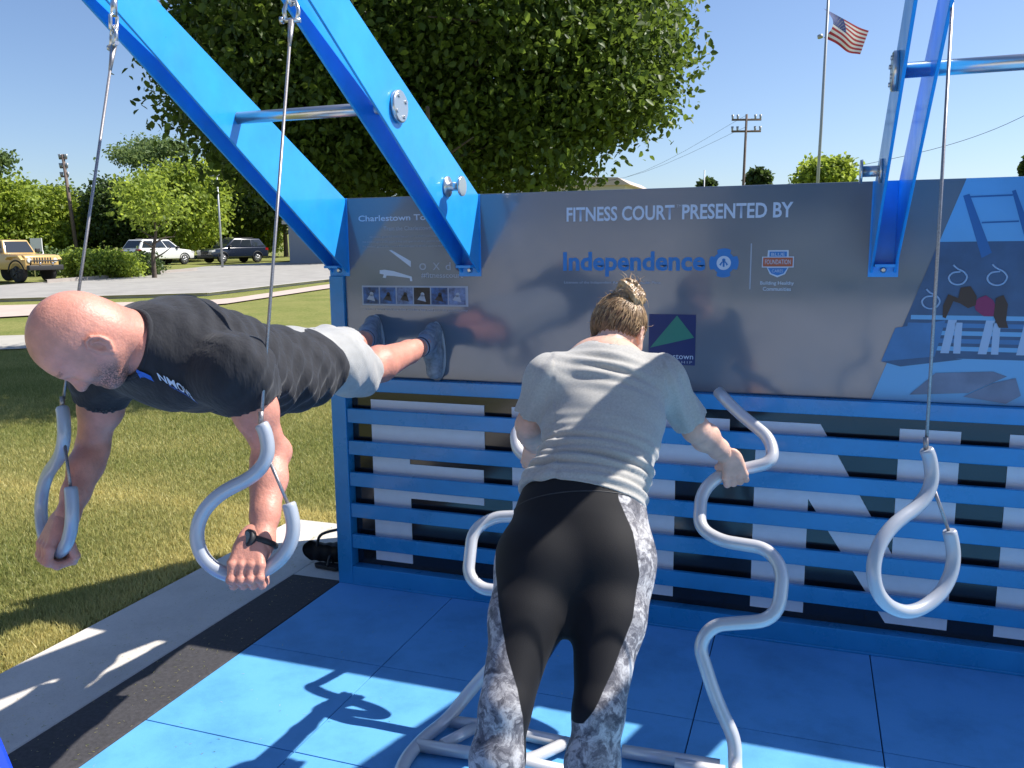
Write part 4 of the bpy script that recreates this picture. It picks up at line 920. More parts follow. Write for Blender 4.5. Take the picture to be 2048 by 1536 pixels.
# ------------------------------------------------------------------ people: cloth and skin materials
def skin_mat(name, c, stub):
    m = mat(name, c, .47, var=.17, vscale=15, bump=.22, bscale=110, sss=.10, spec=.45); nt = m.node_tree; b = nt.nodes['Principled BSDF']
    src = b.inputs['Base Color'].links[0].from_socket; at = nt.nodes.new('ShaderNodeAttribute'); at.attribute_name = 'stub'
    n = nodes_noise(nt, 260, 2, .6); mul = nt.nodes.new('ShaderNodeMath'); mul.operation = 'MULTIPLY'; mul.use_clamp = True
    rm = nt.nodes.new('ShaderNodeMapRange'); rm.inputs['From Min'].default_value = .3; rm.inputs['From Max'].default_value = .6; nt.links.new(n.outputs[0], rm.inputs[0])
    nt.links.new(at.outputs['Fac'], mul.inputs[0]); nt.links.new(rm.outputs[0], mul.inputs[1])
    mx = nt.nodes.new('ShaderNodeMixRGB'); nt.links.new(mul.outputs[0], mx.inputs[0]); nt.links.new(src, mx.inputs[1]); mx.inputs[2].default_value = (*stub, 1); nt.links.new(mx.outputs[0], b.inputs['Base Color']); return m
M['skin'] = skin_mat('skin_tanned', (.60, .265, .195), (.10, .06, .05)); M['skin_pale'] = skin_mat('skin_fair', (.66, .40, .30), (.2, .1, .07))
M['tee'] = mat('black_cotton', (.018, .019, .024), .85, var=.2, vscale=30, bump=.9, bscale=16, stretch=(1, 1.0, .35), sheen=.12, spec=.3)
M['short'] = mat('light_grey_shorts_cloth', (.37, .37, .36), .85, var=.08, vscale=25, bump=.3, bscale=420, sheen=.2)
M['heather'] = mat('heather_grey_jersey', (.40, .385, .355), .85, var=.12, vscale=160, bump=.3, bscale=500, sheen=.25)
M['sock'] = mat('grey_sock', (.30, .34, .42), .9, bump=.4, bscale=300); M['sockband'] = mat('navy_sock_band', (.02, .03, .06), .9)
M['shoe'] = mat('grey_mesh_trainer', (.22, .25, .30), .7, var=.35, vscale=40, bump=.4, bscale=220); M['sole'] = mat('pale_trainer_sole', (.42, .44, .47), .6)
def leggings_mat():
    m, nt, b = new_mat('black_leggings_with_marbled_side_panel')
    at = nt.nodes.new('ShaderNodeAttribute'); at.attribute_name = 'panel'
    tc = nt.nodes.new('ShaderNodeTexCoord'); d = nt.nodes.new('ShaderNodeTexNoise'); d.inputs['Scale'].default_value = 22; d.inputs['Detail'].default_value = 6; nt.links.new(tc.outputs['Object'], d.inputs[0])
    ad = nt.nodes.new('ShaderNodeMixRGB'); ad.blend_type = 'ADD'; ad.inputs[0].default_value = .09; nt.links.new(tc.outputs['Object'], ad.inputs[1]); nt.links.new(d.outputs['Color'], ad.inputs[2])
    v = nt.nodes.new('ShaderNodeTexVoronoi'); v.feature = 'DISTANCE_TO_EDGE'; v.inputs['Scale'].default_value = 20; nt.links.new(ad.outputs[0], v.inputs[0])
    n = nt.nodes.new('ShaderNodeTexNoise'); n.inputs['Scale'].default_value = 11; n.inputs['Detail'].default_value = 5; n.inputs['Roughness'].default_value = .7; n.inputs['Distortion'].default_value = 1.6; nt.links.new(ad.outputs[0], n.inputs[0])
    c1 = nt.nodes.new('ShaderNodeValToRGB'); e = c1.color_ramp.elements; e[0].position = .30; e[0].color = (.03, .035, .05, 1); e[1].position = .60; e[1].color = (.50, .49, .49, 1); q = e.new(.46); q.color = (.17, .165, .18, 1); nt.links.new(n.outputs[0], c1.inputs[0])
    c2 = nt.nodes.new('ShaderNodeValToRGB'); c2.color_ramp.elements[0].position = .0; c2.color_ramp.elements[0].color = (.30, .28, .30, 1); c2.color_ramp.elements[1].position = .10; nt.links.new(v.outputs[0], c2.inputs[0])
    mu = nt.nodes.new('ShaderNodeMixRGB'); mu.blend_type = 'MULTIPLY'; mu.inputs[0].default_value = .4; nt.links.new(c1.outputs[0], mu.inputs[1]); nt.links.new(c2.outputs[0], mu.inputs[2])
    mr = nt.nodes.new('ShaderNodeMapRange'); mr.inputs['From Min'].default_value = -.001; mr.inputs['From Max'].default_value = .001; nt.links.new(at.outputs['Fac'], mr.inputs[0])
    mx = nt.nodes.new('ShaderNodeMixRGB'); nt.links.new(mr.outputs[0], mx.inputs[0]); mx.inputs[1].default_value = (.008, .008, .010, 1); nt.links.new(mu.outputs[0], mx.inputs[2])
    nt.links.new(mx.outputs[0], b.inputs['Base Color']); b.inputs['Roughness'].default_value = .72; b.inputs['Sheen Weight'].default_value = .03; b.inputs['Specular IOR Level'].default_value = .22
    n3 = nodes_noise(nt, 500, 2); bp = nt.nodes.new('ShaderNodeBump'); bp.inputs['Strength'].default_value = .15; bp.inputs['Distance'].default_value = .004; nt.links.new(n3.outputs[0], bp.inputs['Height']); nt.links.new(bp.outputs[0], b.inputs['Normal']); return m
M['legg'] = leggings_mat()
def body_obj(name, parts, m, par, attr=None, fn=None):
    o = join_meshes(name, parts, m, par)
    if attr:
        V = np.concatenate([p_[0] for p_ in parts]); a = o.data.attributes.new(attr, 'FLOAT', 'POINT'); a.data.foreach_set('value', fn(V).astype(np.float32))
    return o
def relax(V, Q, k=1):
    E = np.concatenate([Q[:, [0, 1]], Q[:, [1, 2]], Q[:, [2, 3]], Q[:, [3, 0]]])
    for _ in range(k):
        S_ = np.zeros_like(V); c = np.zeros(len(V)); np.add.at(S_, E[:, 0], V[E[:, 1]]); np.add.at(S_, E[:, 1], V[E[:, 0]]); np.add.at(c, E[:, 0], 1); np.add.at(c, E[:, 1], 1)
        V = .5*V+.5*S_/np.maximum(c, 1)[:, None]
    return V
def head_field(c, u, f, s, nb, nr, h=.003, extra_neck=None):
    c = vec(c); u = vec(u)/np.linalg.norm(u); f = vec(f)-u*(vec(f)@u); f /= np.linalg.norm(f); l = np.cross(u, f); R_ = np.array([u, f, l])
    T = lambda a, b, d: c+(u*a+f*b+l*d)*s
    F_ = Field(np.minimum(c-.17*s, vec(nb)-.09), np.maximum(c+.17*s, vec(nb)+.09), h)
    A_ = lambda p_, k=.02: F_.op(p_, k)
    A_(ell(T(.012, -.004, 0), (.103*s, .099*s, .079*s), R_)); A_(ell(T(.0, -.032, 0), (.083*s, .070*s, .073*s), R_), .03); A_(ell(T(.018, .032, 0), (.070*s, .066*s, .068*s), R_), .03)
    A_(cone(T(-.015, .045, 0), T(-.095, .052, 0), .058*s, .042*s, l, .95), .03); A_(ell(T(-.112, .072, 0), (.022*s, .022*s, .026*s), R_), .02)
    for q in (-1, 1):
        A_(cone(T(-.066, .002, q*.056), T(-.108, .058, q*.024), .021*s, .018*s), .025); A_(ell(T(-.042, .066, q*.045), (.022*s, .020*s, .022*s), R_), .02)
        A_(cone(T(-.083, .09, 0), T(-.083, .083, q*.022), .008*s, .005*s), .008)
    A_(cone(T(.003, .086, -.036), T(.003, .086, .036), .012*s, .012*s), .015)
    for q in (-1, 1): F_.cut(ell(T(-.020, .104, q*.033), (.014*s, .016*s, .018*s), R_), .012); A_(ell(T(-.021, .083, q*.032), (.0125*s,)*3), .003)
    A_(cone(T(-.012, .092, 0), T(-.055, .113, 0), .009*s, .014*s), .012); A_(cone(T(-.056, .100, -.012), T(-.056, .100, .012), .010*s, .010*s), .01)
    F_.cut(cone(T(-.0805, .105, -.024), T(-.0805, .105, .024), .0035*s, .0035*s), .004)
    A_(cone(T(-.055, -.028, 0), nb, nr*.93, nr), .035)
    if extra_neck: 
        for g_ in extra_neck(T, s): A_(g_, .02)
    for q in (-1, 1):
        # ear: rim, inner fold, lobe and tragus round a hollow
        b = lambda a_, b_, d_: T(-.034+a_, -.010+b_, q*(.077+d_))
        A_(cone(b(.0, .004, -.012), b(-.005, .004, .0), .020*s, .014*s), .012)
        A_(ell(b(0, -.004, .006), (.030*s, .019*s, .007*s), R_), .005)
        F_.cut(ell(b(.002, -.001, .014), (.021*s, .0115*s, .0085*s), R_), .003)
        rim = [b(.006, .014, .008), b(.024, .011, .010), b(.033, .0, .012), b(.029, -.014, .014), b(.012, -.022, .015), b(-.010, -.020, .014), b(-.024, -.008, .010)]
        for i in range(len(rim)-1): A_(cone(rim[i], rim[i+1], .0042*s, .0042*s), .003)
        inn = [b(.018, -.002, .010), b(.010, -.010, .012), b(-.008, -.010, .012), b(-.016, -.002, .010)]
        for i in range(3): A_(cone(inn[i], inn[i+1], .0035*s, .0035*s), .003)
        A_(ell(b(-.027, .002, .007), (.009*s, .007*s, .005*s), R_), .005); A_(ell(b(-.004, .013, .007), (.006*s, .004*s, .005*s), R_), .004)
    return F_, T, (u, f, l)
def cloth_folds(V, axis, lat, amp, f1, seed):
    a = V@vec(axis); l = V@vec(lat); n1 = noise3(V, 9, seed); n2 = noise3(V, 17, seed+3)
    w = np.sin(a*f1+2.6*n1+l*6+1.2*n2); return amp*(np.power(np.abs(w), .7)*np.sign(w))*(.35+.65*(.5+.5*noise3(V, 6, seed+9)))

# ------------------------------------------------------------------ the man held level between the rings
man = empty('person', (-0.389,-0.715,0.000), 'bald man in black t-shirt and light shorts held level on two rings, feet on wall', 'person', None)
nb = vec((0.645,-1.976,1.458)); sm = vec((0.649,-1.922,1.447)); ch = vec((0.683,-1.821,1.402)); be = vec((0.671,-1.535,1.340)); pe = vec((0.676,-1.267,1.325))
shL = vec((0.890,-1.932,1.393)); elL = vec((0.924,-1.851,1.169)); wrL = vec((0.986,-2.000,0.984)); hL = vec((0.981,-2.045,0.920))
shR = vec((0.413,-1.867,1.375)); elR = vec((0.310,-1.836,1.143)); wrR = vec((0.349,-1.978,0.984)); hR = vec((0.352,-2.016,0.881))+vec((-.024, .011, .006))
kn = vec((0.567,-0.767,1.210)); an = vec((0.593,-0.234,1.257)); kn2 = vec((0.460,-0.684,1.287)); an2 = vec((0.321,-0.261,1.284))
hc = vec((0.598,-2.126,1.490))
def neck_extra(T, s): return [cone(T(-.03, -.055, 0), nb+vec((0, 0, .02)), .046, .056), cone(T(-.05, -.05, .03), nb+vec((.03, 0, 0)), .03, .05)]
HF, HT, (hu, hf, hl) = head_field(hc, (-.48, -.76, .43), (-.33, -.22, -.92), .97, nb, .072, .003, neck_extra)
HV, HQ = HF.net()
def limb(pts, rad, h=.005, extra=()):
    P_ = np.array(pts); F_ = Field(P_.min(0)-.12, P_.max(0)+.12, h); chain(F_, pts, rad, .02)
    for g_ in extra: F_.op(g_, .02)
    V, Q = F_.net(); return V, Q
def sub(o, p_): o.parent = p_; o.matrix_parent_inverse = Matrix.Identity(4)
def lp(a, b, t): return a*(1-t)+b*t
armL = limb([shL, lp(shL, elL, .5), elL, lp(elL, wrL, .3), lp(elL, wrL, .7), wrL, wrL+(hL-wrL)*.35], [.062, .052, .040, .044, .034, .029, .029], extra=[ell(lp(shL, elL, .45)+vec((.010, .01, 0)), (.048, .046, .06)), ell(elL+vec((.005, .02, .0)), (.034, .03, .034)), cone(lp(elL, wrL, .1)+vec((-.02, -.012, 0)), lp(elL, wrL, .55)+vec((-.010, -.006, 0)), .030, .022)])
armR = limb([shR, lp(shR, elR, .5), elR, lp(elR, wrR, .3), lp(elR, wrR, .7), wrR, wrR+(hR-wrR)*.35], [.062, .054, .042, .045, .035, .028, .028], extra=[ell(lp(shR, elR, .5)+vec((.010, .01, 0)), (.052, .047, .062)), cone(lp(elR, wrR, .1)+vec((.022, .0, 0)), lp(elR, wrR, .55)+vec((.012, 0, 0)), .030, .022)])
hdL = hand(hL, (.943, .332, 0), (.25, -.9, .2), wrL-hL, .98, .0175, -1); hdR = hand(hR, (.893, -.427, 0), (-.5, -.8, 0), wrR-hR, 1.04, .0175, 1)
trunk_f = Field(np.minimum(sm, pe)-.3, np.maximum(sm, pe)+.3, .009)
chain(trunk_f, [sm, ch, be, pe], [.15, .16, .14, .14], .03, (0, 0, 1), .62); trunk_f.op(cone(nb, sm, .06, .10), .04); trunk_f.op(cone(shL, shR, .06, .06), .05)
lat = vec((.943, .332, 0)); hipA = pe+lat*.08; hipB = pe-lat*.08
legA = limb([hipA, lp(hipA, kn, .5), kn, lp(kn, an, .30), lp(kn, an, .75), an], [.085, .076, .060, .072, .050, .040], extra=[ell(lp(kn, an, .28)+vec((0, 0, .014)), (.056, .07, .058)), ell(an+vec((.012, 0, .012)), (.018, .018, .018))])
legB = limb([hipB, lp(hipB, kn2, .5), kn2, lp(kn2, an2, .30), lp(kn2, an2, .75), an2], [.085, .074, .055, .060, .044, .036])
def stub(V):
    q = (V-hc)/.97; a = q@hu; b = q@hf; l = np.abs(q@hl); brow = (np.abs(a-.012) < .005)*(b > .06)*(l > .012)*(l < .055); r = np.sqrt((q*q).sum(1)); s = np.clip((-.045-a)*26, 0, 1)*np.clip((b-.005)*30, 0, 1)*np.clip((b+.012-(a+.13)*.1)*30, 0, 1); e = .35*np.clip((-.0-a)*8, 0, 1)*np.clip((.02-b)*20, 0, 1)*(a > -.085)
    return np.where(r < .17, np.maximum(np.maximum(s*.95, e*.4), brow*.7), 0)
body_obj('body', [(relax(HV, HQ, 1), HQ), (armL[0], armL[1]), (armR[0], armR[1]), (relax(hdL[0], hdL[1], 1), hdL[1]), (relax(hdR[0], hdR[1], 1), hdR[1]), trunk_f.net(), legA, legB], M['skin'], man, 'stub', stub)
# t-shirt
SF = Field(np.minimum(np.minimum(sm, pe), shR)-vec((.30, .25, .32)), np.maximum(np.maximum(sm, pe), shL)+vec((.30, .25, .25)), .006)
ax_b = (pe-sm)/np.linalg.norm(pe-sm); Zc = vec((0, 0, 1))
chain(SF, [sm+Zc*.012+ax_b*.05, ch, be, pe+ax_b*.02], [.182, .196, .180, .168], .05, Zc, .66); SF.plane(sm-ax_b*.125, -ax_b)
for a, b in ((shL, elL), (shR, elR)): SF.op(ell(a, (.084, .08, .078)), .05); SF.op(cone(a, lp(a, b, .34), .078, .074), .04)
SF.op(cone(lp(nb, sm, .15), sm+ax_b*.04, .085, .125, Zc, .85), .06); SF.op(cone(shL, shR, .070, .070), .06)
SF.op(ell(lp(ch, be, .85)+Zc*-.085+lat*.04, (.11, .17, .055)), .07)      # loose cloth hanging under the belly
SF.op(cone(lp(shL, be, .15)+vec((.02, 0, -.04)), lp(ch, pe, .8)+lat*.09-Zc*.07, .05, .045), .06)
for a, b, t in ((shL, elL, .31), (shR, elR, .36)):
    d = (b-a)/np.linalg.norm(b-a); p0 = lp(a, b, t)
    # hollow sleeve end and trim everything beyond it
    F2 = cone(p0-d*.05, p0+d*.14, .066, .07); SF.cut(F2, .005); F3 = cone(p0+d*.095, p0+d*.30, .105, .105); SF.cut(F3, .004)
SF.cut(cone(hc+Zc*-.02, vec((0.649,-2.016,1.463)), .12, .078), .006); SF.plane(pe-ax_b*.035, ax_b+vec((0, 0, -.12)))
SF.cut(cone(pe-ax_b*.04, pe+ax_b*.2, .145, .145, Zc, .70), .006)
def man_folds(V):
    a = (V-sm)@ax_b; l = (V-sm)@lat; z = (V-sm)[:, 2]; g = np.clip(a*6, 0, 1); v = cloth_folds(V, ax_b*.9+Zc*.5, lat, .0085, 62, 4)*(.55+.45*g)
    v2 = .0055*np.sin((a*1.2-z*.8+l*.5)*85+3*noise3(V, 8, 2))*np.clip(noise3(V, 7, 8)+.3, 0, 1); near = np.minimum(1, np.linalg.norm(V-nb, axis=1)/.12)
    for a_, b_, t_ in ((shL, elL, .31), (shR, elR, .36)):
        L_ = np.linalg.norm(b_-a_); d_ = (b_-a_)/L_; tt = (V-a_)@d_; rr_ = np.linalg.norm(V-a_-tt[:, None]*d_, axis=1); near = near*np.where((rr_ < .13), np.clip((L_*t_+.012-tt)/.05, 0, 1), 1)
    return (v+v2)*near+.006*noise3(V, 14, 5)*near
shirt, SVV, SQQ = sdf_obj('t_shirt', SF, M['tee'], man, man_folds, 1)
# collar band
mb = MB(); cc0 = vec((0.649,-2.016,1.463)); cdir = cc0-hc; cdir /= np.linalg.norm(cdir); ce1 = np.cross(cdir, Zc); ce1 /= np.linalg.norm(ce1); ce2 = np.cross(ce1, cdir); cb = []
for t in [2*math.pi*k/36 for k in range(36)]:
    P = cc0[None]+(ce1*math.cos(t)+ce2*math.sin(t))[None]*.084+cdir[None]*np.linspace(-.15, .16, 125)[:, None]; q = SF.sample(P) < 0; i = int(np.argmax(q)) if q.any() else 60; cb.append(P[i]+cdir*.001)
for _ in range(3): cb = [(cb[i-1]+cb[i]*2+cb[(i+1) % 36])/4 for i in range(36)]
mb.tube([Vector(q) for q in cb], .0075, 8, closed=True); o = mb.build('collar', M['tee'], None); o.parent = shirt; o.matrix_parent_inverse = Matrix.Identity(4)
# chest print follows the shirt surface
def wrap_text(s, p0, p1, hgt, up, F_, m, name, toward, bold=.02):
    me = text_mesh(s, bold); bm = bmesh.new(); bm.from_mesh(me); bmesh.ops.subdivide_edges(bm, edges=[e_ for e_ in bm.edges if e_.calc_length() > .15], cuts=2); bmesh.ops.triangulate(bm, faces=bm.faces); bm.to_mesh(me); bm.free()
    n = len(me.vertices); a = np.zeros(n*3, np.float32); me.vertices.foreach_get('co', a); a = a.reshape(-1, 3); mn = a.min(0); mx = a.max(0)
    t = (a[:, 0]-mn[0])/(mx[0]-mn[0]); v = (a[:, 1]-mn[1])/(mx[1]-mn[1])
    P = vec(p0)[None]*(1-t)[:, None]+vec(p1)[None]*t[:, None]+vec(up)[None]*(v*hgt)[:, None]
    for _ in range(12): P = P-F_.grad(P)*(F_.sample(P)*.8)[:, None]
    P = P+F_.grad(P)*.010
    me.vertices.foreach_set('co', P.astype(np.float32).ravel()); me.update(); o = link_mesh(name, me, m); return o
M['teeink'] = mat('white_shirt_print', (.50, .58, .70), .7); M['teeblue'] = mat('blue_shirt_print', (.02, .12, .50), .7)
o = wrap_text('NMOVE', (0.755,-2.072,1.354), (0.813,-1.993,1.324), .030, (.0, 0, 1), SF, M['teeink'], 'chest_print', None); o.parent = shirt; o.matrix_parent_inverse = Matrix.Identity(4)
o = wrap_text('challenge', (0.768,-2.061,1.333), (0.814,-1.995,1.307), .012, (.0, 0, 1), SF, M['teeblue'], 'chest_print', None, .01); o.parent = shirt; o.matrix_parent_inverse = Matrix.Identity(4)
o = wrap_text('S', (0.706,-2.088,1.362), (0.735,-2.059,1.346), .036, (.0, 0, 1), SF, M['teeblue'], 'chest_print', None, .10); o.parent = shirt; o.matrix_parent_inverse = Matrix.Identity(4)
# shorts
GF = Field(np.minimum(pe, kn2)-vec((.28, .15, .25)), np.maximum(pe, kn)+vec((.28, .18, .22)), .006)
GF.op(cone(pe-ax_b*.11, pe+ax_b*.07, .150, .158, Zc, .70), .03)
for a, b in ((hipA, kn), (hipB, kn2)):
    d = (b-a)/np.linalg.norm(b-a); GF.op(cone(a, lp(a, b, .6), .105, .100), .04); GF.op(cone(lp(a, b, .6), lp(a, b, 1.10), .098, .100), .03)
for a, b in ((hipA, kn), (hipB, kn2)):
    d = (b-a)/np.linalg.norm(b-a); GF.cut(cone(b+d*.055, b+d*.3, .13, .13), .004); GF.cut(cone(b-d*.13, b+d*.2, .076, .086), .005)
shorts, _, _ = sdf_obj('shorts', GF, M['short'], man, lambda V: cloth_folds(V, ax_b*.5+Zc*.8+lat*.3, lat, .0045, 60, 14)+.007*noise3(V, 22, 6), 1)
# watch
fd = (hL-wrL)/np.linalg.norm(hL-wrL); wc = lp(wrL, hL, .0); e1 = np.cross(fd, vec((.3, -.9, 0))); e1 /= np.linalg.norm(e1); e2 = np.cross(fd, e1)
w_ = bpy.data.objects.new('watch', None); COL.objects.link(w_); kid(w_, man)
mb = MB(); mb.tube([Vector(wc+e1*.0345*math.cos(t)+e2*.0335*math.sin(t)) for t in [2*math.pi*k/24 for k in range(24)]], .0075, 8, closed=True); o = mb.build('strap', M['dark'], None); sub(o, w_)
fdv = vec((.02, -.98, .15)); fdv = fdv-fd*(fdv@fd); fdv /= np.linalg.norm(fdv); sd = np.cross(fd, fdv); fdv2 = fdv*.86-lat*.5; fdv2 /= np.linalg.norm(fdv2)
mb = MB(); mb.tube([Vector(wc+fdv2*.031), Vector(wc+fdv2*.043), Vector(wc+fdv2*.045)], [.023, .023, .020], 20); o = mb.build('dial', M['trim'], None); sub(o, w_)
mb = MB(); mb.tube([Vector(wc+fdv2*.0452), Vector(wc+fdv2*.0460)], [.0165, .0165], 20); o = mb.build('watch_glass', M['black'], None); sub(o, w_)
# shoes with the soles flat on the panel, toes on the rail
def trainer(X, zt_, ank, par):
    e = bpy.data.objects.new('shoe', None); COL.objects.link(e); kid(e, par); F_ = Field((X-.14, -.40, zt_-.05), (X+.14, .02, zt_+.36), .004)
    F_.op(cone((X, -.050, zt_+.045), (X, -.056, zt_+.13), .040, .043, (0, 1, 0), .85)); F_.op(cone((X, -.056, zt_+.13), (X, -.052, zt_+.235), .043, .036), .02)
    F_.op(cone((X, -.070, zt_+.12), lp(vec((X, -.09, zt_+.215)), ank, .45), .034, .042), .03); F_.op(cone((X, -.05, zt_+.235), lp(vec((X, -.07, zt_+.225)), ank, .5), .034, .040), .02)
    F_.plane((X, -.028, 0), (0, 1, 0)); V, Q = F_.net(); me = np_mesh('upper', relax(V, Q, 1), Q); o = link_mesh('upper', me, M['shoe'], smooth=True); sub(o, e)
    out = [(X+.047*math.cos(t)*(1-.12*math.sin(t)), zt_+.135+.142*math.sin(t)) for t in [2*math.pi*k/36 for k in range(36)]]
    mb = MB(); mb.prism(out, lambda a, b, t: (a, t, b), -.030, -.0135); o = mb.build('sole', M['sole'], None, .004); sub(o, e)
    mb = MB()
    for k in range(5): z = zt_+.10+.024*k; mb.tube([(X+s*.022, -.098-.006*k, z+.01*abs(s)) for s in (-1, -.5, 0, .5, 1)], .0028, 6)
    o = mb.build('laces', M['sole'], None); sub(o, e)
    d = (ank-(kn if X > .5 else kn2)); d /= np.linalg.norm(d); mb = MB(); mb.tube([Vector(ank-d*.035), Vector(ank-d*.01), Vector(lp(ank, vec((X, -.08, zt_+.2)), .55))], [.043, .044, .046], 20); o = mb.build('sock', M['sock'], None); sub(o, e)
    mb = MB(); mb.tube([Vector(ank-d*.026), Vector(ank-d*.016)], [.0448, .0448], 20); o = mb.build('sock_band', M['sockband'], None); sub(o, e)
trainer((0.562,1.211)[0], 1.072, an, man); trainer((0.242,1.226)[0], 1.10, an2, man)

# ------------------------------------------------------------------ the woman leaning on the bent tubes
wo = empty('person', (1.595,-1.593,0.000), 'woman with a hair bun in grey t-shirt and patterned leggings leaning on the white frame', 'person', None)
LT = vec((.943, .332, 0)); FW = vec((-.333, .943, 0))
wS = vec((1.629,-1.086,1.294)); wC = vec((1.647,-1.180,1.181)); wB = vec((1.653,-1.274,1.087)); wW = vec((1.636,-1.382,0.993)); axw = (wS-wW)/np.linalg.norm(wS-wW); bk = np.cross(axw, LT); bk = bk if bk[2] > 0 else -bk
if bk@FW > 0: bk = -bk
sR = vec((1.792,-1.032,1.277)); eR = vec((1.895,-0.959,1.108)); gR = vec((1.994,-0.651,0.894)); wR = gR-LT*.040+FW*-.030+vec((0, 0, .070))
sL = vec((1.478,-1.184,1.286)); eL = vec((1.414,-1.210,1.142)); gL = vec((1.262,-0.661,0.882)); wL = gL-LT*.008+FW*-.05+vec((0, 0, .065))
wn = vec((1.626,-1.057,1.347)); whc = vec((1.637,-0.922,1.420))
WF, WT, (wu, wf, wl) = head_field(whc, (.04, .60, .80), (.14, .78, -.60), .93, wn, .055, .0032)
wHV, wHQ = WF.net()
aR = limb([sR, lp(sR, eR, .5), eR, lp(eR, wR, .3), lp(eR, wR, .75), wR, lp(wR, gR, .4)], [.048, .047, .041, .046, .034, .027, .026], extra=[ell(eR+vec((0, .0, -.005)), (.036, .036, .036))])
aL = limb([sL, lp(sL, eL, .5), eL, lp(eL, wL, .3), lp(eL, wL, .75), wL, lp(wL, gL, .4)], [.048, .047, .040, .044, .033, .026, .026])
bR = vec((2.116,-0.624,0.930))-vec((1.955,-0.658,0.887)); bL = vec((1.345,-0.694,0.842))-vec((1.202,-0.652,0.895))
gh = hand(gR, bR, FW*-1.0, wR-gR, .98, .0225, -1, .0024); gl_ = hand(gL, bL, FW*-1.0, wL-gL, .98, .0225, 1, .0024)
tf = Field(np.minimum(wW, wS)-.32, np.maximum(wW, wS)+.32, .009); chain(tf, [wW, wB, wC, wS], [.14, .135, .15, .14], .03, bk, .6); tf.op(cone(sL, sR, .05, .05), .04); tf.op(cone(wS, wn, .055, .048), .03)
body_obj('body', [(relax(wHV, wHQ, 1), wHQ), aR, aL, (relax(gh[0], gh[1], 1), gh[1]), (relax(gl_[0], gl_[1], 1), gl_[1]), tf.net()], M['skin_pale'], wo)
# leggings
hipR = vec((1.734,-1.461,0.830)); hipL = vec((1.555,-1.524,0.832)); kR = vec((1.776,-1.773,0.554)); kL = vec((1.558,-1.847,0.568))
dR = (kR-hipR)/np.linalg.norm(kR-hipR); aRk = kR+vec((-.01, -.13, -.36)); aLk = kL+vec((-.01, -.13, -.36))
LF = Field(np.minimum(np.minimum(aLk, wW), aRk)-.2, np.maximum(np.maximum(aRk, wW), hipR)+.26, .0065)
chain(LF, [wW+axw*.02, lp(wW, (hipR+hipL)/2, .5), (hipR+hipL)/2], [.158, .178, .180], .05, bk, .70)
for s, hp, k_, ak in ((1, hipR, kR, aRk), (-1, hipL, kL, aLk)):
    LF.op(ell(hp+LT*s*-.004+vec((0, -.045, .0)), (.110, .105, .120)), .05)
    m1 = lp(hp, k_, .42)+LT*s*(.006); LF.op(cone(hp+LT*s*.018, m1, .106, .092), .04); LF.op(cone(m1, k_, .092, .061), .04)
    c1 = lp(k_, ak, .30)+vec((0, -.012, 0)); LF.op(cone(k_, c1, .058, .063), .03); LF.op(cone(c1, ak, .062, .036), .03)
LF.op(cone(lp(hipR, hipL, .5)+vec((0, -.03, 0)), vec((1.669,-1.644,0.711)), .07, .016), .05); LF.plane(wW+axw*.012, axw)
rb_ = [(1.758,-1.476,1.009), (1.812,-1.534,0.935), (1.847,-1.602,0.841), (1.835,-1.653,0.752), (1.801,-1.735,0.658), (1.749,-1.824,0.558), (1.704,-1.867,0.528)]
lb_ = [(1.477,-1.692,0.829), (1.500,-1.717,0.760), (1.536,-1.769,0.693), (1.580,-1.818,0.630), (1.612,-1.870,0.571), (1.637,-1.932,0.475), (1.651,-1.967,0.367)]
def panelv(V):
    l = V@LT; z = V[:, 2]; zz = [q[2] for q in rb_][::-1]; ll = [vec(q)@LT for q in rb_][::-1]; r = l-np.interp(z, zz, ll); r = np.where(z < zz[0], .01, r)
    zz2 = [q[2] for q in lb_][::-1]; ll2 = [vec(q)@LT for q in lb_][::-1]; q = np.interp(z, zz2, ll2)-l; mid = lp(hipR, hipL, .5)@LT-.0
    mid = np.interp(z, [.2, .56, .86], [((kR+kL)/2)@LT, ((kR+kL)/2)@LT, ((hipR+hipL)/2)@LT]); return np.where(l > mid, r, q)
LV, LQ = LF.net(); LV = relax(LV, LQ, 2); LV = LV+LF.grad(LV)*(.0012*noise3(LV, 40, 3)+.0016*noise3(LV, 22, 7))[:, None]
body_obj('leggings', [(LV, LQ)], M['legg'], wo, 'panel', panelv)
mb = MB(); band = []
for t in [2*math.pi*k/48 for k in range(48)]:
    P = wW-axw*.055+LT*.185*math.cos(t)+bk*.13*math.sin(t)
    P = P[None]
    for _ in range(12): P = P-LF.grad(P)*(LF.sample(P)*.8)[:, None]
    band.append(Vector(P[0]))
mb.tube(band, .0022, 6, closed=True); mb.build('waistband_seam', M['trim'], wo)
for s, ak in ((1, aRk), (-1, aLk)):
    FF = Field(ak-.22, ak+.22, .006); toe = ak+vec((.02, .075, -(ak[2]-.035))); 
    FF.op(cone(ak, ak+vec((0, -.02, -.035)), .040, .036)); FF.op(cone(ak+vec((0, -.02, -.04)), toe, .038, .034), .03); FF.op(cone(toe, toe+vec((.01, .06, -.004)), .034, .028), .02); V, Q = FF.net()
    o = link_mesh('shoe', np_mesh('shoe', V, Q), M['shoe'], smooth=True); kid(o, wo)
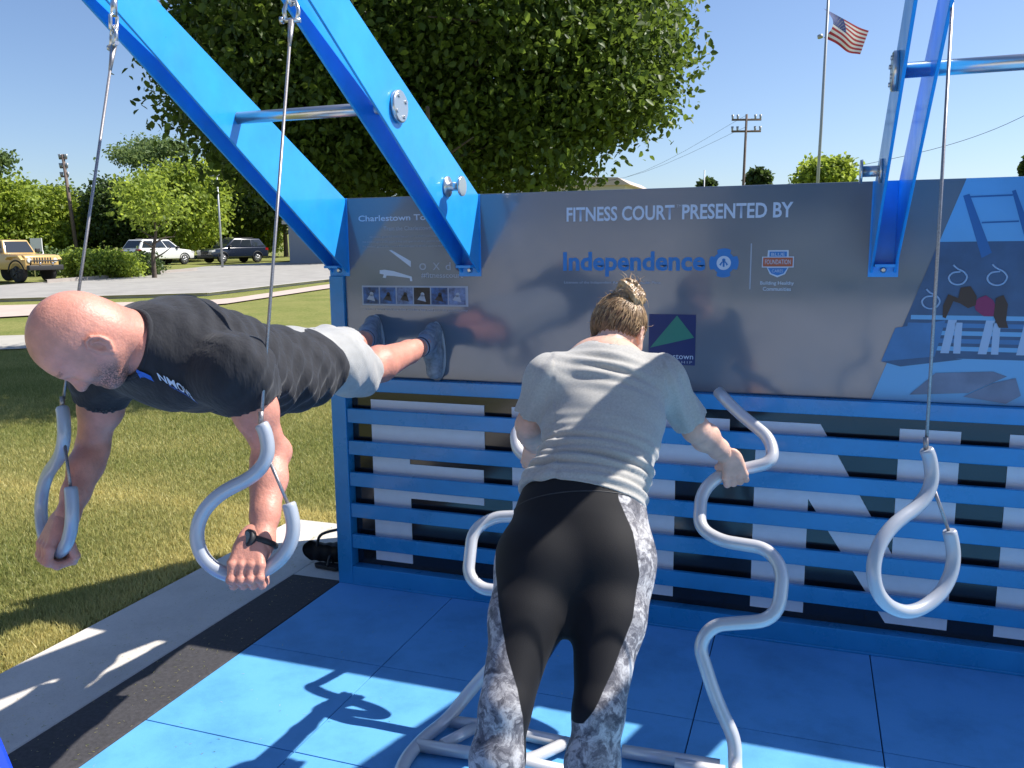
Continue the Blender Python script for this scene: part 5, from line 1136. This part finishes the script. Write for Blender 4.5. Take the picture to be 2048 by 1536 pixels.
# t-shirt
TF = Field(np.minimum(wW, wS)-vec((.42, .30, .22)), np.maximum(wW, wS)+vec((.42, .32, .26)), .006)
chain(TF, [wW-axw*.03, wB, wC, wS-axw*.05], [.186, .150, .166, .162], .06, bk, .66); TF.plane(wS+axw*.085, axw)
TF.op(cone(sL, sR, .066, .066), .06); TF.op(cone(wS, lp(wS, wn, .55), .105, .070, bk, .85), .04)
for a, b in ((sR, eR), (sL, eL)): TF.op(ell(a, (.072, .072, .068)), .04); TF.op(cone(a, lp(a, b, .80), .066, .060), .035)
for a, b, t in ((sR, eR, .82), (sL, eL, .80)):
    d = (b-a)/np.linalg.norm(b-a); p0 = lp(a, b, t); TF.cut(cone(p0-d*.05, p0+d*.10, .050, .053), .004); TF.cut(cone(p0+d*.075, p0+d*.2, .085, .085), .004)
TF.cut(cone(wn-axw*.004, whc, .066, .09), .006); TF.plane(wW-axw*.030, -axw)
TF.cut(cone(wW-axw*.20, wW-axw*.155, .165, .165, bk, .62), .004)
def wo_folds(V):
    a = (V-wW)@axw; l = (V-wS)@LT; low = np.exp(-((a-.06)/.095)**2); up_ = np.exp(-((a-.37)/.06)**2)*np.exp(-(l/.11)**2); n = noise3(V, 8, 21)
    v = .0085*low*np.sin(a*125+3.2*n+l*5)*(.5+.5*noise3(V, 5, 30))+.0050*low*np.sin(a*210+4*n-l*9)+.0075*up_*np.sin(a*150+1.2*n)+.0035*np.sin(a*60+l*25+3*n)*np.clip(noise3(V, 6, 33), 0, 1)
    arm = np.abs(l) > .17; v = v+.004*arm*np.sin((a*.7+np.abs(l))*95+3*n); return v+.003*noise3(V, 18, 25)
sdf_obj('t_shirt', TF, M['heather'], wo, wo_folds, 1)
# hair: cap with strands swept up into a messy bun
M['hair'] = mat('blond_brown_hair', (.035, .018, .010), .45, col2=(.26, .14, .07), vscale=45, spec=.5); M['hair2'] = mat('blond_hair_strands', (.10, .05, .024), .4, col2=(.52, .34, .17), vscale=38, spec=.6)
hair = bpy.data.objects.new('hair', None); COL.objects.link(hair); kid(hair, wo)
R_w = np.array([wu, wf, wl]); CF = Field(whc-.14, whc+.14, .003)
CF.op(ell(WT(.012, -.006, 0), (.106, .101, .082), R_w)); CF.op(ell(WT(.0, -.036, 0), (.085, .073, .076), R_w), .03)
CF.plane(WT(.03, .058, 0), wf*.8-wu*.55); CF.plane(WT(-.062, -.06, 0), -wu*.9+wf*.35); CF.cut(ell(WT(-.04, -.004, -.088), (.036, .026, .02), R_w), .01); CF.cut(ell(WT(-.04, -.004, .088), (.036, .026, .02), R_w), .01)
bun = vec((1.663,-0.921,1.532)); bd = (bun-whc); bdn = bd/np.linalg.norm(bd); b1 = np.cross(bdn, wl); b1 /= np.linalg.norm(b1); b2 = np.cross(bdn, b1)
def hairdisp(V):
    q = V-whc; th = np.arctan2(q@b1, q@b2); return .0022*np.sin(th*46+2*noise3(V, 20, 4))+.0016*np.sin(th*91+3*noise3(V, 30, 5))+.003*noise3(V, 28, 6)
V, Q = CF.net(); V = relax(V, Q, 1); V = V+CF.grad(V)*hairdisp(V)[:, None]; o = link_mesh('hair_cap', np_mesh('hair_cap', V, Q), M['hair'], smooth=True); sub(o, hair)
BF = Field(bun-.11, bun+.11, .0032); BF.op(ell(bun, (.042, .042, .040))); rb2 = random.Random(9)
for k in range(9):
    a = rb2.uniform(0, 6.28); tl = rb2.uniform(-.8, .8); c_ = np.array([math.cos(a), math.sin(a), tl]); c_ /= np.linalg.norm(c_); p1 = np.cross(c_, (0, 0, 1)); p1 /= np.linalg.norm(p1); p2 = np.cross(c_, p1)
    arc = [bun+(p1*math.cos(t)+p2*math.sin(t))*rb2.uniform(.038, .046)*(1+.12*math.sin(3*t)) for t in np.linspace(0, rb2.uniform(3.2, 5.8), 12)]
    for i in range(11): BF.op(cone(arc[i], arc[i+1], 0.0095, .0095), .004)
V, Q = BF.net(); V = V+BF.grad(V)*(.0012*np.sin(V@b1*900+6*noise3(V, 25, 2))+.001*np.sin(V@b2*1100+5*noise3(V, 22, 3)))[:, None]; o = link_mesh('bun', np_mesh('bun', V, Q), M['hair2'], smooth=True); sub(o, hair)
mb = MB(); tie = [Vector(bun-bdn*.034+(b1*math.cos(t)+b2*math.sin(t))*.026) for t in [2*math.pi*k/18 for k in range(18)]]; mb.tube(tie, .006, 6, closed=True); o = mb.build('hair_tie', M['trim'], None); sub(o, hair)
mb = MB()
for k in range(420):
    # start anywhere on the hairline or scalp and run over the cap to the bun
    a0 = rb2.uniform(-.078, .05); th = rb2.uniform(0, 6.283); st_ = whc+wu*a0*1.0-wf*(.09*math.cos(th*.25))+wl*rb2.uniform(-.085, .085)+wf*rb2.uniform(-.04, .09); en = bun-bdn*.03+(b1*math.cos(th)+b2*math.sin(th))*.02; P = np.array([lp(st_, en, t) for t in np.linspace(0, 1, 9)]); wob = rb2.uniform(-.006, .006)
    P += np.outer(np.sin(np.linspace(0, math.pi, 9)), wl)*wob*2
    for _ in range(8): P[:-1] = P[:-1]-CF.grad(P[:-1])*(CF.sample(P[:-1])*.8)[:, None]
    P[:-1] += CF.grad(P[:-1])*(.002+.0035*rb2.random())
    if (P[0]-whc)@wf > .07: continue
    r = rb2.uniform(.0007, .0017); mb.tube([Vector(q) for q in P], [r*.6]+[r]*7+[r*.7], 5, cap=False)
o = mb.build('strands', M['hair2'], None); sub(o, hair)
mb = MB()
for k in range(120):
    d = np.array([rb2.gauss(0, 1) for _ in range(3)]); d /= np.linalg.norm(d); c_ = bun if k < 60 else whc+wu*.02; r0 = .050 if k < 60 else .092; p0 = c_+d*r0; tn = np.cross(d, [rb2.gauss(0, 1) for _ in range(3)]); tn /= np.linalg.norm(tn)
    if k >= 60 and (d@wf > .1 or d@wu < -.35): continue
    L = rb2.uniform(.015, .04); mb.tube([Vector(p0-d*.01), Vector(p0+d*L*.4+tn*L*.3), Vector(p0+d*L*.6+tn*L*.9)], [.0009, .0007, .0003], 4, cap=False)
o = mb.build('flyaway_strands', M['hair2'], None); sub(o, hair)

# ------------------------------------------------------------------ things on the ground
bag = empty('gym_bag', (-0.351,0.321,0.000), 'black sports bag lying on the concrete at the left end of the wall', 'bag')
BG = Field(vec((-0.319,0.348,0.000))-vec((.30, .22, .08)), vec((-0.319,0.348,0.000))+vec((.34, .30, .28)), .005)
q0 = vec((-0.274,0.127,0.065)); q1 = q0+vec((.24, .07, 0)); BG.op(cone(q0, q1, .058, .066, (0, 0, 1), .85)); BG.op(ell(q0+vec((-.01, 0, .01)), (.05, .055, .05)), .02); BG.op(cone(q1+vec((0, 0, .02)), q1+vec((.05, .05, .06)), .05, .05), .03)
sdf_obj('bag_body', BG, M['dark'], bag, lambda V: .004*noise3(V, 45, 8)+.002*np.sin(V@vec((1, .3, 0))*120), 1)
mb = MB(); mb.tube(spline([q0+vec((.05, -.03, .05)), q0+vec((.10, -.05, .13)), q1+vec((-.02, -.04, .14)), q1+vec((.04, -.02, .05))], 6), .008, 8); mb.build('strap', M['trim'], bag)
bt_ = empty('shoe_sandal', (-0.161,0.116,-0.000), 'small dark sandal on the concrete in front of the black bag', 'sandal')
p0 = vec((-0.195,0.096,0.012)); mb = MB(); mb.prism([(-.03, -.022), (.10, -.035), (.14, 0), (.10, .035), (-.03, .022), (-.05, 0)], lambda a, b, t: (p0[0]+a, p0[1]+b, t), .0, .02); mb.build('sole', M['dark'], bt_, .004)
mb = MB(); mb.tube(spline([p0+vec((.05, -.03, .01)), p0+vec((.05, 0, .055)), p0+vec((.05, .03, .01))], 6), .008, 6); mb.build('strap', M['trim'], bt_)
# blue plinth corner at the bottom left
M['vinyl'] = mat('bright_blue_vinyl', (.012, .05, .62), .4)
pl = empty('blue_plinth', (-0.299,-1.835,0.000), 'bright blue low plinth corner cut by the lower left corner of the view', 'plinth')
k0 = vec((0.687,-2.496,0.713)); mb = MB(); kx = vec((0.722,-2.498,0.628)); kx = k0+(kx-k0)*(k0[2]/(k0[2]-kx[2]))
mb.prism([(k0[0]-.30, 0), (kx[0]+.0, 0), (k0[0], k0[2]), (k0[0]-.26, k0[2])], lambda a, b, t: (a, t, b), k0[1]-.45, k0[1]); mb.build('plinth_body', M['vinyl'], pl, .012)
